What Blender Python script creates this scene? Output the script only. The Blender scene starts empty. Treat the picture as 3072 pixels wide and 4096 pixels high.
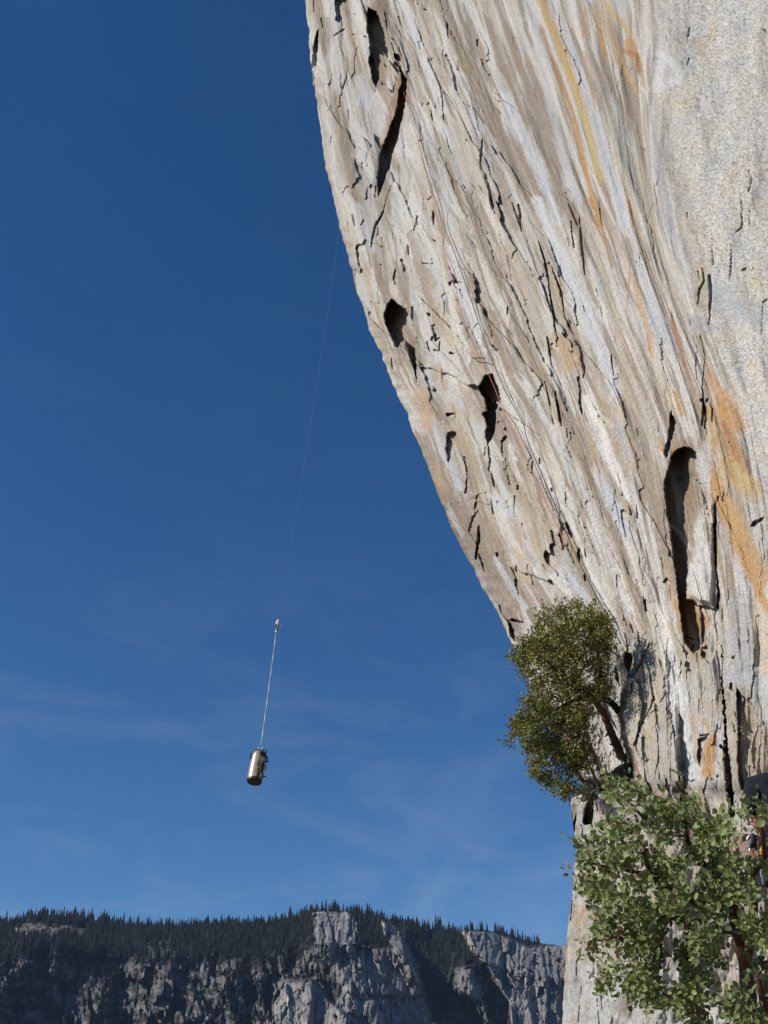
import bpy, bmesh, math, random
import numpy as np
from mathutils import Vector, Matrix

random.seed(5); rng = np.random.default_rng(11)
sc = bpy.context.scene; col = sc.collection
R = math.radians
# ------------------------------------------------------------------ camera
FPX, CX, CY, PITCH = 4500.0, 1536.0, 2048.0, R(31)
CAM = np.array([0.0, 0.0, 1.6])
cd = bpy.data.cameras.new('camera'); camo = bpy.data.objects.new('camera', cd); col.objects.link(camo)
cd.sensor_fit = 'VERTICAL'; cd.sensor_height = 36; cd.lens = 36 * FPX / 4096
cd.clip_start = 0.1; cd.clip_end = 20000
camo.location = CAM; camo.rotation_euler = (R(90) + PITCH, 0, 0); sc.camera = camo
# ------------------------------------------------------------------ sky, sun, exposure
SUN = np.array([-0.80, -0.22, 0.55]); SUN /= np.linalg.norm(SUN)
w = bpy.data.worlds.new("World"); sc.world = w; w.use_nodes = True
nt = w.node_tree; bg = nt.nodes['Background']
sky = nt.nodes.new('ShaderNodeTexSky'); sky.sky_type = 'NISHITA'; sky.sun_disc = False
sky.sun_elevation = math.asin(SUN[2]); sky.sun_rotation = math.atan2(SUN[0], SUN[1])
sky.altitude = 2500; sky.air_density = 1.0; sky.dust_density = 0.0; sky.ozone_density = 1.9
bg.inputs[1].default_value = 0.089
# thin cirrus: pale wisps stretched sideways, in the sky itself
tc = nt.nodes.new('ShaderNodeTexCoord'); mp = nt.nodes.new('ShaderNodeMapping')
mp.inputs['Rotation'].default_value = (0, R(-9), 0); mp.inputs['Scale'].default_value = (1.6, 1.6, 5.0)
nz = nt.nodes.new('ShaderNodeTexNoise'); nz.inputs['Scale'].default_value = 3.0; nz.inputs['Detail'].default_value = 8; nz.inputs['Roughness'].default_value = 0.62
nz.inputs['Distortion'].default_value = 0.9
rp = nt.nodes.new('ShaderNodeValToRGB'); rp.color_ramp.elements[0].position = 0.47; rp.color_ramp.elements[0].color = (0, 0, 0, 1)
rp.color_ramp.elements[1].position = 0.8; rp.color_ramp.elements[1].color = (0.13, 0.13, 0.13, 1)
sep = nt.nodes.new('ShaderNodeSeparateXYZ'); low = nt.nodes.new('ShaderNodeMapRange')
low.inputs[1].default_value = 0.15; low.inputs[2].default_value = 0.5; low.inputs[3].default_value = 1.0; low.inputs[4].default_value = 0.06
mul = nt.nodes.new('ShaderNodeMath'); mul.operation = 'MULTIPLY'
mix = nt.nodes.new('ShaderNodeMixRGB'); mix.inputs[2].default_value = (7.5, 8.0, 8.8, 1)
L = nt.links.new
L(tc.outputs['Generated'], mp.inputs[0]); L(mp.outputs[0], nz.inputs[0]); L(nz.outputs[0], rp.inputs[0])
L(tc.outputs['Generated'], sep.inputs[0]); L(sep.outputs[2], low.inputs[0])
L(rp.outputs[0], mul.inputs[0]); L(low.outputs[0], mul.inputs[1]); L(mul.outputs[0], mix.inputs[0])
hsv = nt.nodes.new('ShaderNodeHueSaturation'); hsv.inputs['Saturation'].default_value = 1.30; hsv.inputs['Hue'].default_value = 0.503; L(sky.outputs[0], hsv.inputs['Color']); L(hsv.outputs[0], mix.inputs[1]); L(mix.outputs[0], bg.inputs[0])
sd = bpy.data.lights.new('sun', 'SUN'); sd.energy = 4.4; sd.angle = R(0.53); sd.color = (1.0, 0.945, 0.86)
so = bpy.data.objects.new('sun', sd); col.objects.link(so)
so.rotation_euler = Vector(SUN).to_track_quat('Z', 'Y').to_euler(); so.location = (-40, -10, 60)
sc.view_settings.view_transform = 'Standard'; sc.view_settings.look = 'None'
sc.view_settings.exposure = 0.2; sc.view_settings.gamma = 1.0

# ------------------------------------------------------------------ helpers
FW = np.array([0, math.cos(PITCH), math.sin(PITCH)]); UP = np.array([0, -math.sin(PITCH), math.cos(PITCH)]); RT = np.array([1.0, 0, 0])
def ray(px, py):
    px = np.asarray(px, float)[..., None]; py = np.asarray(py, float)[..., None]
    return FW + RT * ((px - CX) / FPX) + UP * ((CY - py) / FPX)
def P(px, py, d): return CAM + ray(px, py) * np.asarray(d, float)[..., None]
def V(px, py, d): return Vector(P(px, py, d))
REG = {'a': (1172, 0, .5727), 'b': (2022, 0, .633), 'c': (1272, 800, .633), 'd': (2122, 800, .5727), 'e': (1572, 1600, .5727),
       'f': (2322, 1600, .452), 'g': (2322, 2400, .452), 'h': (2200, 3050, .3014), 'n': (2200, 3050, .5256), 'o': (1972, 2350, .4068),
       'q': (2200, 3600, .5256), 'z': (0, 0, 1.0), 'y': (0, 0, 1.8517)}
def Z(r, pts):
    x0, y0, s = REG[r]; a = np.array(pts, float); a[:, 0] = a[:, 0] * s + x0; a[:, 1] = a[:, 1] * s + y0; return a

_ang = np.random.default_rng(3).random((512, 512)) * 2 * np.pi; _GX = np.cos(_ang); _GY = np.sin(_ang)
def pn(x, y, seed=0):                        # gradient noise, about -1..1
    x = np.asarray(x, float); y = np.asarray(y, float) + 0 * x; x = x + 0 * y
    ix = np.floor(x); iy = np.floor(y); fx = x - ix; fy = y - iy
    ix = ix.astype(np.int32) + (seed * 37) % 509; iy = iy.astype(np.int32) + (seed * 91) % 503
    u = fx * fx * fx * (fx * (fx * 6 - 15) + 10); v = fy * fy * fy * (fy * (fy * 6 - 15) + 10)
    x0 = ix & 511; x1 = (ix + 1) & 511; y0 = iy & 511; y1 = (iy + 1) & 511
    a = _GX[x0, y0] * fx + _GY[x0, y0] * fy; b = _GX[x1, y0] * (fx - 1) + _GY[x1, y0] * fy
    c = _GX[x0, y1] * fx + _GY[x0, y1] * (fy - 1); d = _GX[x1, y1] * (fx - 1) + _GY[x1, y1] * (fy - 1)
    return 1.5 * ((a + (b - a) * u) * (1 - v) + (c + (d - c) * u) * v)
def fbm(x, y, seed=0, n=4, gain=.5, lac=2.03):
    t = 0; a = 1; s = 0
    for k in range(n):
        t = t + a * pn(x, y, seed + k * 17); s += a; a *= gain; x = x * lac + 3.1; y = y * lac + 7.7
    return t / s
def facet(x, y, seed=0):                     # broken rock: cells that are each a tilted plane with its own height; second value: distance to the joint
    ix = np.floor(x).astype(np.int32); iy = np.floor(y).astype(np.int32); b1 = np.full(x.shape, 9.0); b2 = np.full(x.shape, 9.0); val = np.zeros(x.shape)
    for dx in (-1, 0, 1):
        for dy in (-1, 0, 1):
            cx = ix + dx; cy = iy + dy; k0 = (cx + seed * 37) & 511; k1 = (cy + seed * 91) & 511
            px = cx + .5 + .45 * _GX[k0, k1]; py = cy + .5 + .45 * _GY[k0, k1]; rx = x - px; ry = y - py; d = rx * rx + ry * ry
            v = _GX[k1, k0] * .6 + rx * 1.3 * _GY[k1, k0] + ry * .9 * _GX[(k0 + 7) & 511, k1]
            n = d < b1; b2 = np.where(n, b1, np.minimum(b2, d)); val = np.where(n, v, val); b1 = np.where(n, d, b1)
    return val, np.sqrt(b2) - np.sqrt(b1)
def sst(a, b, x):
    t = np.clip((x - a) / (b - a), 0, 1); return t * t * (3 - 2 * t)
def lerp(a, b, t): return a + (b - a) * t

def grid_mesh(name, PTS, mat, colors=None, closed_u=False):
    n, m, _ = PTS.shape
    me = bpy.data.meshes.new(name)
    idx = np.arange(n * m).reshape(n, m)
    q = np.stack([idx[:-1, :-1], idx[1:, :-1], idx[1:, 1:], idx[:-1, 1:]], -1).reshape(-1, 4)
    me.vertices.add(n * m); me.vertices.foreach_set('co', PTS.reshape(-1).astype(np.float32))
    me.loops.add(q.size); me.loops.foreach_set('vertex_index', q.reshape(-1).astype(np.int32))
    me.polygons.add(len(q)); me.polygons.foreach_set('loop_start', (np.arange(len(q)) * 4).astype(np.int32))
    me.polygons.foreach_set('use_smooth', np.ones(len(q), bool))
    if colors is not None:
        at = me.color_attributes.new('Col', 'FLOAT_COLOR', 'POINT')
        c = np.ones((n * m, 4), np.float32); c[:, :3] = colors.reshape(-1, 3); at.data.foreach_set('color', c.reshape(-1))
    me.update(); me.validate()
    me.materials.append(mat)
    o = bpy.data.objects.new(name, me); col.objects.link(o); return o

def poly_mesh(name, verts, faces, mat, parent=None, colors=None, smooth=True, vcol=None):
    me = bpy.data.meshes.new(name); me.from_pydata([tuple(v) for v in verts], [], faces)
    me.polygons.foreach_set('use_smooth', np.full(len(me.polygons), smooth))
    if vcol is not None:
        at = me.color_attributes.new('Col', 'FLOAT_COLOR', 'POINT')
        c = np.ones((len(verts), 4), np.float32); c[:, :3] = vcol; at.data.foreach_set('color', c.reshape(-1))
    me.update(); me.materials.append(mat)
    o = bpy.data.objects.new(name, me); col.objects.link(o)
    if parent is not None: o.parent = parent
    return o
class MB:
    def __init__(s): s.v = []; s.f = []
    def tube(s, pts, rad, n=8, cap=True):
        pts = [np.array(p, float) for p in pts]; k = len(pts); base = len(s.v)
        if np.isscalar(rad): rad = [rad] * k
        prev = None
        for i in range(k):
            t = pts[min(i + 1, k - 1)] - pts[max(i - 1, 0)]; t = t / (np.linalg.norm(t) + 1e-9)
            a = prev if prev is not None else (np.array([0, 0, 1.0]) if abs(t[2]) < .9 else np.array([1.0, 0, 0]))
            a = a - t * (a @ t); a /= np.linalg.norm(a) + 1e-9; b = np.cross(t, a); prev = a
            for j in range(n):
                an = 2 * math.pi * j / n; s.v.append(pts[i] + (a * math.cos(an) + b * math.sin(an)) * rad[i])
        for i in range(k - 1):
            for j in range(n):
                s.f.append((base + i * n + j, base + i * n + (j + 1) % n, base + (i + 1) * n + (j + 1) % n, base + (i + 1) * n + j))
        if cap:
            s.f.append(tuple(base + j for j in range(n))[::-1]); s.f.append(tuple(base + (k - 1) * n + j for j in range(n)))
    def box(s, c, hx, hy, hz, M=None):
        base = len(s.v)
        for dx in (-1, 1):
            for dy in (-1, 1):
                for dz in (-1, 1):
                    p = np.array([dx * hx, dy * hy, dz * hz])
                    if M is not None: p = M @ p
                    s.v.append(np.array(c, float) + p)
        for f in ((0, 1, 3, 2), (4, 6, 7, 5), (0, 4, 5, 1), (2, 3, 7, 6), (0, 2, 6, 4), (1, 5, 7, 3)): s.f.append(tuple(base + i for i in f))
    def build(s, name, mat, parent=None, smooth=True): return poly_mesh(name, s.v, s.f, mat, parent, smooth=smooth)
def empty(name, loc):
    o = bpy.data.objects.new(name, None); o.empty_display_size = .2; col.objects.link(o); o.location = loc; return o
def tag(o, label=None, cat=None, group=None, kind=None):
    for k, v in (('label', label), ('category', cat), ('group', group), ('kind', kind)):
        if v: o[k] = v
    return o
def bez(pts, n=8):                            # smooth curve through points (Catmull-Rom)
    p = [np.array(a, float) for a in pts]; p = [2 * p[0] - p[1]] + p + [2 * p[-1] - p[-2]]; out = []
    for i in range(1, len(p) - 2):
        for k in range(n):
            t = k / n
            out.append(.5 * ((2 * p[i]) + (-p[i - 1] + p[i + 1]) * t + (2 * p[i - 1] - 5 * p[i] + 4 * p[i + 1] - p[i + 2]) * t * t + (-p[i - 1] + 3 * p[i] - 3 * p[i + 1] + p[i + 2]) * t ** 3))
    out.append(p[-2]); return out

def mat_plain(name, color, rough=.6, spec=.5, metal=0, noise=0.0, nscale=30, coat=0):
    m = bpy.data.materials.new(name); m.use_nodes = True; t = m.node_tree; b = t.nodes['Principled BSDF']
    b.inputs['Roughness'].default_value = rough; b.inputs['Metallic'].default_value = metal; b.inputs['Specular IOR Level'].default_value = spec
    b.inputs['Coat Weight'].default_value = coat; b.inputs['Coat Roughness'].default_value = .25
    if noise:
        tx = t.nodes.new('ShaderNodeTexCoord'); n = t.nodes.new('ShaderNodeTexNoise'); n.inputs['Scale'].default_value = nscale; n.inputs['Detail'].default_value = 6
        r = t.nodes.new('ShaderNodeValToRGB'); r.color_ramp.elements[0].position = .3; r.color_ramp.elements[1].position = .7
        r.color_ramp.elements[0].color = (*[c * (1 - noise) for c in color], 1); r.color_ramp.elements[1].color = (*[min(1, c * (1 + noise)) for c in color], 1)
        bp = t.nodes.new('ShaderNodeBump'); bp.inputs['Strength'].default_value = .25; bp.inputs['Distance'].default_value = .01
        t.links.new(tx.outputs['Object'], n.inputs[0]); t.links.new(n.outputs[0], r.inputs[0]); t.links.new(r.outputs[0], b.inputs['Base Color'])
        t.links.new(n.outputs[0], bp.inputs['Height']); t.links.new(bp.outputs[0], b.inputs['Normal'])
    else: b.inputs['Base Color'].default_value = (*color, 1)
    return m
def mat_leaf(name, rough=.45, trans=.25, spec=.4):
    m = bpy.data.materials.new(name); m.use_nodes = True; t = m.node_tree; b = t.nodes['Principled BSDF']
    a = t.nodes.new('ShaderNodeVertexColor'); a.layer_name = 'Col'; b.inputs['Roughness'].default_value = rough; b.inputs['Specular IOR Level'].default_value = spec
    tr = t.nodes.new('ShaderNodeBsdfTranslucent'); mx = t.nodes.new('ShaderNodeMixShader'); mx.inputs[0].default_value = trans
    hs = t.nodes.new('ShaderNodeHueSaturation'); hs.inputs['Saturation'].default_value = 1.25; hs.inputs['Value'].default_value = 1.1
    t.links.new(a.outputs[0], b.inputs['Base Color']); t.links.new(a.outputs[0], hs.inputs['Color']); t.links.new(hs.outputs[0], tr.inputs[0])
    t.links.new(b.outputs[0], mx.inputs[1]); t.links.new(tr.outputs[0], mx.inputs[2]); t.links.new(mx.outputs[0], t.nodes['Material Output'].inputs[0])
    return m
def mat_rock(name, grains=((34, .30), (9, .14)), bump=.5, bscale=14, bdist=.03):
    m = bpy.data.materials.new(name); m.use_nodes = True; t = m.node_tree; b = t.nodes['Principled BSDF']; N = t.nodes.new; K = t.links.new
    b.inputs['Roughness'].default_value = .85; b.inputs['Specular IOR Level'].default_value = .2
    a = N('ShaderNodeVertexColor'); a.layer_name = 'Col'; tx = N('ShaderNodeTexCoord'); cur = a.outputs[0]
    for s, amt in grains:
        n = N('ShaderNodeTexNoise'); n.inputs['Scale'].default_value = s; n.inputs['Detail'].default_value = 5; n.inputs['Roughness'].default_value = .65
        K(tx.outputs['Object'], n.inputs[0])
        r = N('ShaderNodeValToRGB'); r.color_ramp.elements[0].position = .36; r.color_ramp.elements[1].position = .62
        lo = 1 - amt * 1.3; hi = 1 + amt * .35; r.color_ramp.elements[0].color = (lo, lo, lo * 1.02, 1); r.color_ramp.elements[1].color = (hi, hi, hi, 1)
        x = N('ShaderNodeMixRGB'); x.blend_type = 'MULTIPLY'; x.inputs[0].default_value = 1; K(n.outputs[0], r.inputs[0]); K(cur, x.inputs[1]); K(r.outputs[0], x.inputs[2]); cur = x.outputs[0]
    K(cur, b.inputs['Base Color'])
    n = N('ShaderNodeTexNoise'); n.inputs['Scale'].default_value = bscale; n.inputs['Detail'].default_value = 8; n.inputs['Roughness'].default_value = .7; K(tx.outputs['Object'], n.inputs[0])
    bp = N('ShaderNodeBump'); bp.inputs['Strength'].default_value = bump; bp.inputs['Distance'].default_value = bdist
    K(n.outputs[0], bp.inputs['Height']); K(bp.outputs[0], b.inputs['Normal'])
    return m

def seg_dist(X, Y, pts, w=None):              # distance to a polyline and the width there
    best = np.full(X.shape, 1e9); ww = np.zeros(X.shape)
    n = len(pts)
    for i in range(n - 1):
        ax, ay = pts[i]; bx, by = pts[i + 1]; dx = bx - ax; dy = by - ay; l2 = dx * dx + dy * dy + 1e-9
        t = np.clip(((X - ax) * dx + (Y - ay) * dy) / l2, 0, 1); d = np.hypot(X - ax - t * dx, Y - ay - t * dy)
        k = d < best; best = np.where(k, d, best)
        if w is not None: ww = np.where(k, w[i] + (w[i + 1] - w[i]) * t, ww)
    return best, ww
def in_poly(X, Y, pts):
    ins = np.zeros(X.shape, bool); n = len(pts)
    for i in range(n):
        ax, ay = pts[i]; bx, by = pts[(i + 1) % n]
        if ay == by: continue
        c = ((ay > Y) != (by > Y)) & (X < (bx - ax) * (Y - ay) / (by - ay) + ax); ins ^= c
    return ins
class Canvas:                                 # X, Y: pixel direction of every vertex; h: metres pushed away along its ray; C: rock colour
    def __init__(s, X, Y):
        s.X, s.Y = X, Y; s.h = np.zeros(X.shape); s.C = np.zeros(X.shape + (3,))
        s.y0 = Y.min(1); s.y1 = Y.max(1); s.n1 = fbm(X / 14, Y / 22, 901, 3); s.n2 = fbm(X / 45, Y / 120, 902, 3); s.ns = s.n2
    def box(s, pts, m):
        a = pts.min(0) - m; b = pts.max(0) + m; r = np.where((s.y1 >= a[1]) & (s.y0 <= b[1]))[0]
        if len(r) == 0: return None
        r0, r1 = r[0], r[-1] + 1; c = np.where(((s.X[r0:r1] >= a[0]) & (s.X[r0:r1] <= b[0])).any(0))[0]
        if len(c) == 0: return None
        return (slice(r0, r1), slice(c[0], c[-1] + 1))
    def crack(s, pts, w, depth, jag=.5):
        w = np.array(w if np.ndim(w) else [w] * len(pts), float); w = np.interp(np.linspace(0, 1, len(pts)), np.linspace(0, 1, len(w)), w) * .5
        q = s.box(pts, w.max() * 2 + 6)
        if q is None: return
        d, ww = seg_dist(s.X[q] + s.n1[q] * jag * w.max() * 1.2, s.Y[q], pts, w); ww = ww * np.clip(.9 + 1.2 * s.n2[q] + .25 * s.n1[q], .1, 1.5); m = 1 - sst(.15, 1.2, d / np.maximum(ww, .8)); s.h[q] += m * depth * .4 * np.clip(ww / 3.0, .10, 1)
    def hole(s, pts, depth, soft=5, jag=6, grad=None):
        q = s.box(pts, 20)
        if q is None: return
        X = s.X[q] + s.n1[q] * jag; Y = s.Y[q] + s.n2[q] * jag
        ins = in_poly(X, Y, pts); d, _ = seg_dist(X, Y, np.vstack([pts, pts[:1]])); sd = np.where(ins, d, -d)
        s.h[q] += sst(-1, soft, sd) * depth
    def paint(s, pts, w, c, op=.8, soft=.6, jag=.6):
        w = np.array(w if np.ndim(w) else [w] * len(pts), float); w = np.interp(np.linspace(0, 1, len(pts)), np.linspace(0, 1, len(w)), w) * .5
        q = s.box(pts, w.max() * 2 + 6)
        if q is None: return
        d, ww = seg_dist(s.X[q] + (s.n1[q] * .35 + s.n2[q] * .65) * jag * w.max() * 1.3, s.Y[q], pts, w)
        m = (1 - sst(1 - soft, 1 + soft * .5, d / np.maximum(ww, 1))) * op * np.clip(.95 + .8 * s.ns[q] + .4 * s.n2[q] + .25 * s.n1[q], 0, 1.12)
        s.C[q] = lerp(s.C[q], np.array(c), np.clip(m, 0, 1)[..., None])
    def patch(s, pts, c, op=.8, soft=14, jag=16):
        q = s.box(pts, 30 + soft)
        if q is None: return
        X = s.X[q] + (s.n1[q] + s.n2[q]) * jag * .6; Y = s.Y[q] + s.n2[q] * jag
        ins = in_poly(X, Y, pts); d, _ = seg_dist(X, Y, np.vstack([pts, pts[:1]])); sd = np.where(ins, d, -d)
        m = sst(-soft, soft, sd) * op * np.clip(.85 + .5 * s.n1[q], 0, 1.1)
        s.C[q] = lerp(s.C[q], np.array(c), np.clip(m, 0, 1)[..., None])
W_ = (.49, .47, .43); LB = (.49, .45, .385); BE = (.355, .305, .24); BR = (.245, .195, .142); OR = (.42, .225, .075); RU = (.29, .13, .05)
GR = (.385, .382, .378); DG = (.16, .15, .14); OC = (.42, .31, .13); WH = (.60, .57, .52); PK = (.44, .30, .20)

# ------------------------------------------------------------------ the cliff
Ltab = np.array([(-400, 1190), (-250, 1200), (0, 1222), (111, 1231), (278, 1244), (398, 1265), (500, 1278), (630, 1296), (796, 1333), (917, 1361), (1055, 1398), (1185, 1435), (1324, 1481),
    (1454, 1537), (1546, 1574), (1667, 1630), (1759, 1667), (1870, 1713), (2000, 1759), (2111, 1805), (2203, 1852), (2296, 1898), (2370, 1944), (2453, 1990), (2527, 2028),
    (2594, 2053), (2659, 2086), (2800, 2150), (2950, 2220), (3060, 2272), (3119, 2303), (3147, 2340), (3170, 2400), (3200, 2440), (3300, 2480), (3460, 2500)], float)
NR, NC, NW = 1430, 830, 26
Yr = np.linspace(-260, 3455, NR); uu = np.linspace(0, 1, NC) ** 1.12
yk = np.array([-260, 0, 400, 800, 1200, 1600, 2000, 2400, 2800, 3200, 3460.])
Lk = np.interp(yk, Ltab[:, 0], Ltab[:, 1])
KEY = [(.0, None), (.20, (1480, 1520, 1680, 1830, 1975, 2150, 2305, 2450, 2560, 2640, 2660)), (.40, (1745, 1808, 1962, 2121, 2300, 2478, 2602, 2685, 2770, 2800, 2810)),
       (.60, (2160, 2212, 2360, 2480, 2605, 2760, 2850, 2895, 2930, 2950, 2960)), (.80, (2560, 2610, 2620, 2640, 2740, 2922, 3030, 3100, 3120, 3130, 3140)), (1., [3330] * 11)]
Wk = np.zeros((len(yk), len(KEY)))
for j, (u, xs) in enumerate(KEY):
    Wk[:, j] = 0 if xs is None else (np.array(xs, float) - Lk) / (3330 - Lk)
Wd = np.stack([np.interp(Yr, yk, Wk[:, j]) for j in range(len(KEY))], 1)
def gsm(a, s, ax):
    n = int(3 * s); k = np.exp(-.5 * (np.arange(-n, n + 1) / s) ** 2); k /= k.sum()
    pad = [(0, 0)] * a.ndim; pad[ax] = (n, n)
    return np.apply_along_axis(lambda v: np.convolve(v, k, 'valid'), ax, np.pad(a, pad, mode='reflect', reflect_type='odd'))
Wd = gsm(Wd, 55, 0)
fine = np.linspace(0, 1, 501)
Wg = np.zeros((NR, NC)); uk = np.array([k[0] for k in KEY])
Wf = np.stack([np.interp(fine, uk, Wd[i]) for i in range(NR)]); Wf = gsm(Wf, 22, 1); Wf[:, 0] = 0; Wf = np.maximum.accumulate(Wf, 1)
for i in range(NR): Wg[i] = np.interp(uu, fine, Wf[i])
Ly = np.interp(Yr, Ltab[:, 0], Ltab[:, 1]); Ly = gsm(Ly, 4, 0) ; Ln = 8 * fbm(Yr / 80, Yr * 0, 77, 2) + 7 * np.abs(fbm(Yr / 48, Yr * 0 + 3, 78, 1))
X = Ly[:, None] + (3330 - Ly)[:, None] * Wg + Ln[:, None] * np.exp(-Wg * 26); Y = np.repeat(Yr[:, None], NC, 1)
DT = np.array([(-260, 61, 27.5), (0, 55, 25), (500, 46, 21.5), (900, 37.5, 18.5), (1400, 31, 16), (2000, 25, 13.3), (2600, 19.5, 11.2), (3100, 15.8, 9.8), (3460, 14.2, 9)])
Dsil = gsm(np.interp(Yr, DT[:, 0], DT[:, 1]), 40, 0); Drt = gsm(np.interp(Yr, DT[:, 0], DT[:, 2]), 40, 0)
gg = 1 - (.22 * np.sqrt(Wg) + .78 * (1 - (1 - Wg) ** 1.6))
D0 = Drt[:, None] + (Dsil - Drt)[:, None] * gg
c = Canvas(X, Y)
U = np.repeat(uu[None], NR, 0); S = U * 1700.0      # across the fall lines, along them is Y
Yw = Y + 60 * fbm(S / 160, Y / 500, 5, 2); Sw = S + 16 * fbm(S / 60, Y / 260, 6, 3) + 5 * (1 - sst(.28, .52, U)) * fbm(S / 14, Y / 60, 7, 2)
left = 1 - sst(.28, .52, U)                          # flaky left half
right = sst(.74, .86, U + .03 * fbm(S / 100, Y / 150, 3))   # coarse slab on the right
upper = 1 - sst(2300, 2900, Y)
# colour of the rock along its fall lines
s1 = fbm(Sw / 46, Yw / 800, 21, 4, .5); s2 = fbm(Sw / 18, Yw / 620, 22, 4, .5); s3 = fbm(Sw / 95, Yw / 900, 23, 3); s4 = fbm(Sw / 6, Yw / 110, 24, 3, .6)
ff, ffe = facet(Sw / 60, Yw / 300, 12)
C = np.empty(X.shape + (3,)); C[:] = BE
A3 = lambda c: np.array(c)
C = lerp(C, A3(LB), sst(-.3, .3, s1 + .25 * ff)[..., None]); C = lerp(C, A3(W_), (sst(.0, .26, s3 + .45 * s2 + .12 * ff) * .9)[..., None])
C = lerp(C, A3(GR), (sst(.06, .3, fbm(Sw / 80, Yw / 700, 29, 3) + .2 * s2) * .8 * (1 - .45 * left))[..., None])
C = lerp(C, A3(BR), (sst(.12, .30, -s3 - .5 * s2) * .8)[..., None])
C = lerp(C, A3(BR) * .95, (sst(.22, .30, fbm(Sw / 34, Yw / 560, 26, 3)) * .75)[..., None])
C = lerp(C, A3(WH), (sst(.22, .36, fbm(Sw / 22, Yw / 900, 27, 3)) * .55)[..., None])
C = lerp(C, A3(OC), (sst(.22, .5, fbm(Sw / 44, Yw / 500, 28, 3)) * .35)[..., None])
C = lerp(C, A3((.33, .265, .19)), (left * sst(.1, .4, fbm(Sw / 30, Yw / 170, 30, 4)) * .7)[..., None])
C *= (1 + .10 * s4 + .16 * fbm(X / 6, Y / 9, 31, 3) + .07 * ff * left)[..., None]
# coarse granite slab at the right
gb = lerp(A3((.50, .465, .40)), A3((.47, .455, .42)), sst(-.25, .3, fbm(X / 130, Y / 150, 41, 4))[..., None])
gb = lerp(gb, A3(GR) * .9, (sst(.08, .42, fbm(X / 75, Y / 75, 42, 4)) * .4)[..., None]); gb = lerp(gb, A3((.44, .36, .25)), (sst(.12, .45, fbm(X / 90, Y / 120, 43, 4)) * .6)[..., None])
sp = fbm(X / 5.5, Y / 6.5, 44, 2, .7); gb = gb * (1 - .48 * sst(.14, .40, sp) + .22 * sst(.10, .4, -sp))[..., None]
gb = gb * (1 - .30 * sst(.08, .34, fbm(X / 12, Y / 14, 45, 3)) + .14 * sst(.1, .4, fbm(X / 16, Y / 18, 46, 2)))[..., None]
C = lerp(C, gb, right[..., None])
# base of the wall, bottom right: plainer grey and tan granite
baser = sst(2350, 2750, Y) * sst(.12, .22, U)
bb = lerp(A3((.42, .37, .295)), A3((.44, .43, .41)), sst(-.2, .3, fbm(X / 60, Y / 240, 51, 4))[..., None]); bb = bb * (1 - .22 * sst(.15, .4, fbm(X / 5, Y / 6, 52, 2)) + .1 * fbm(X / 14, Y / 30, 53, 3))[..., None]
C = lerp(C, bb, (baser * .75)[..., None])
c.C = C; c.ns = fbm(Sw / 7, Yw / 260, 905, 3, .6)
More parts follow.
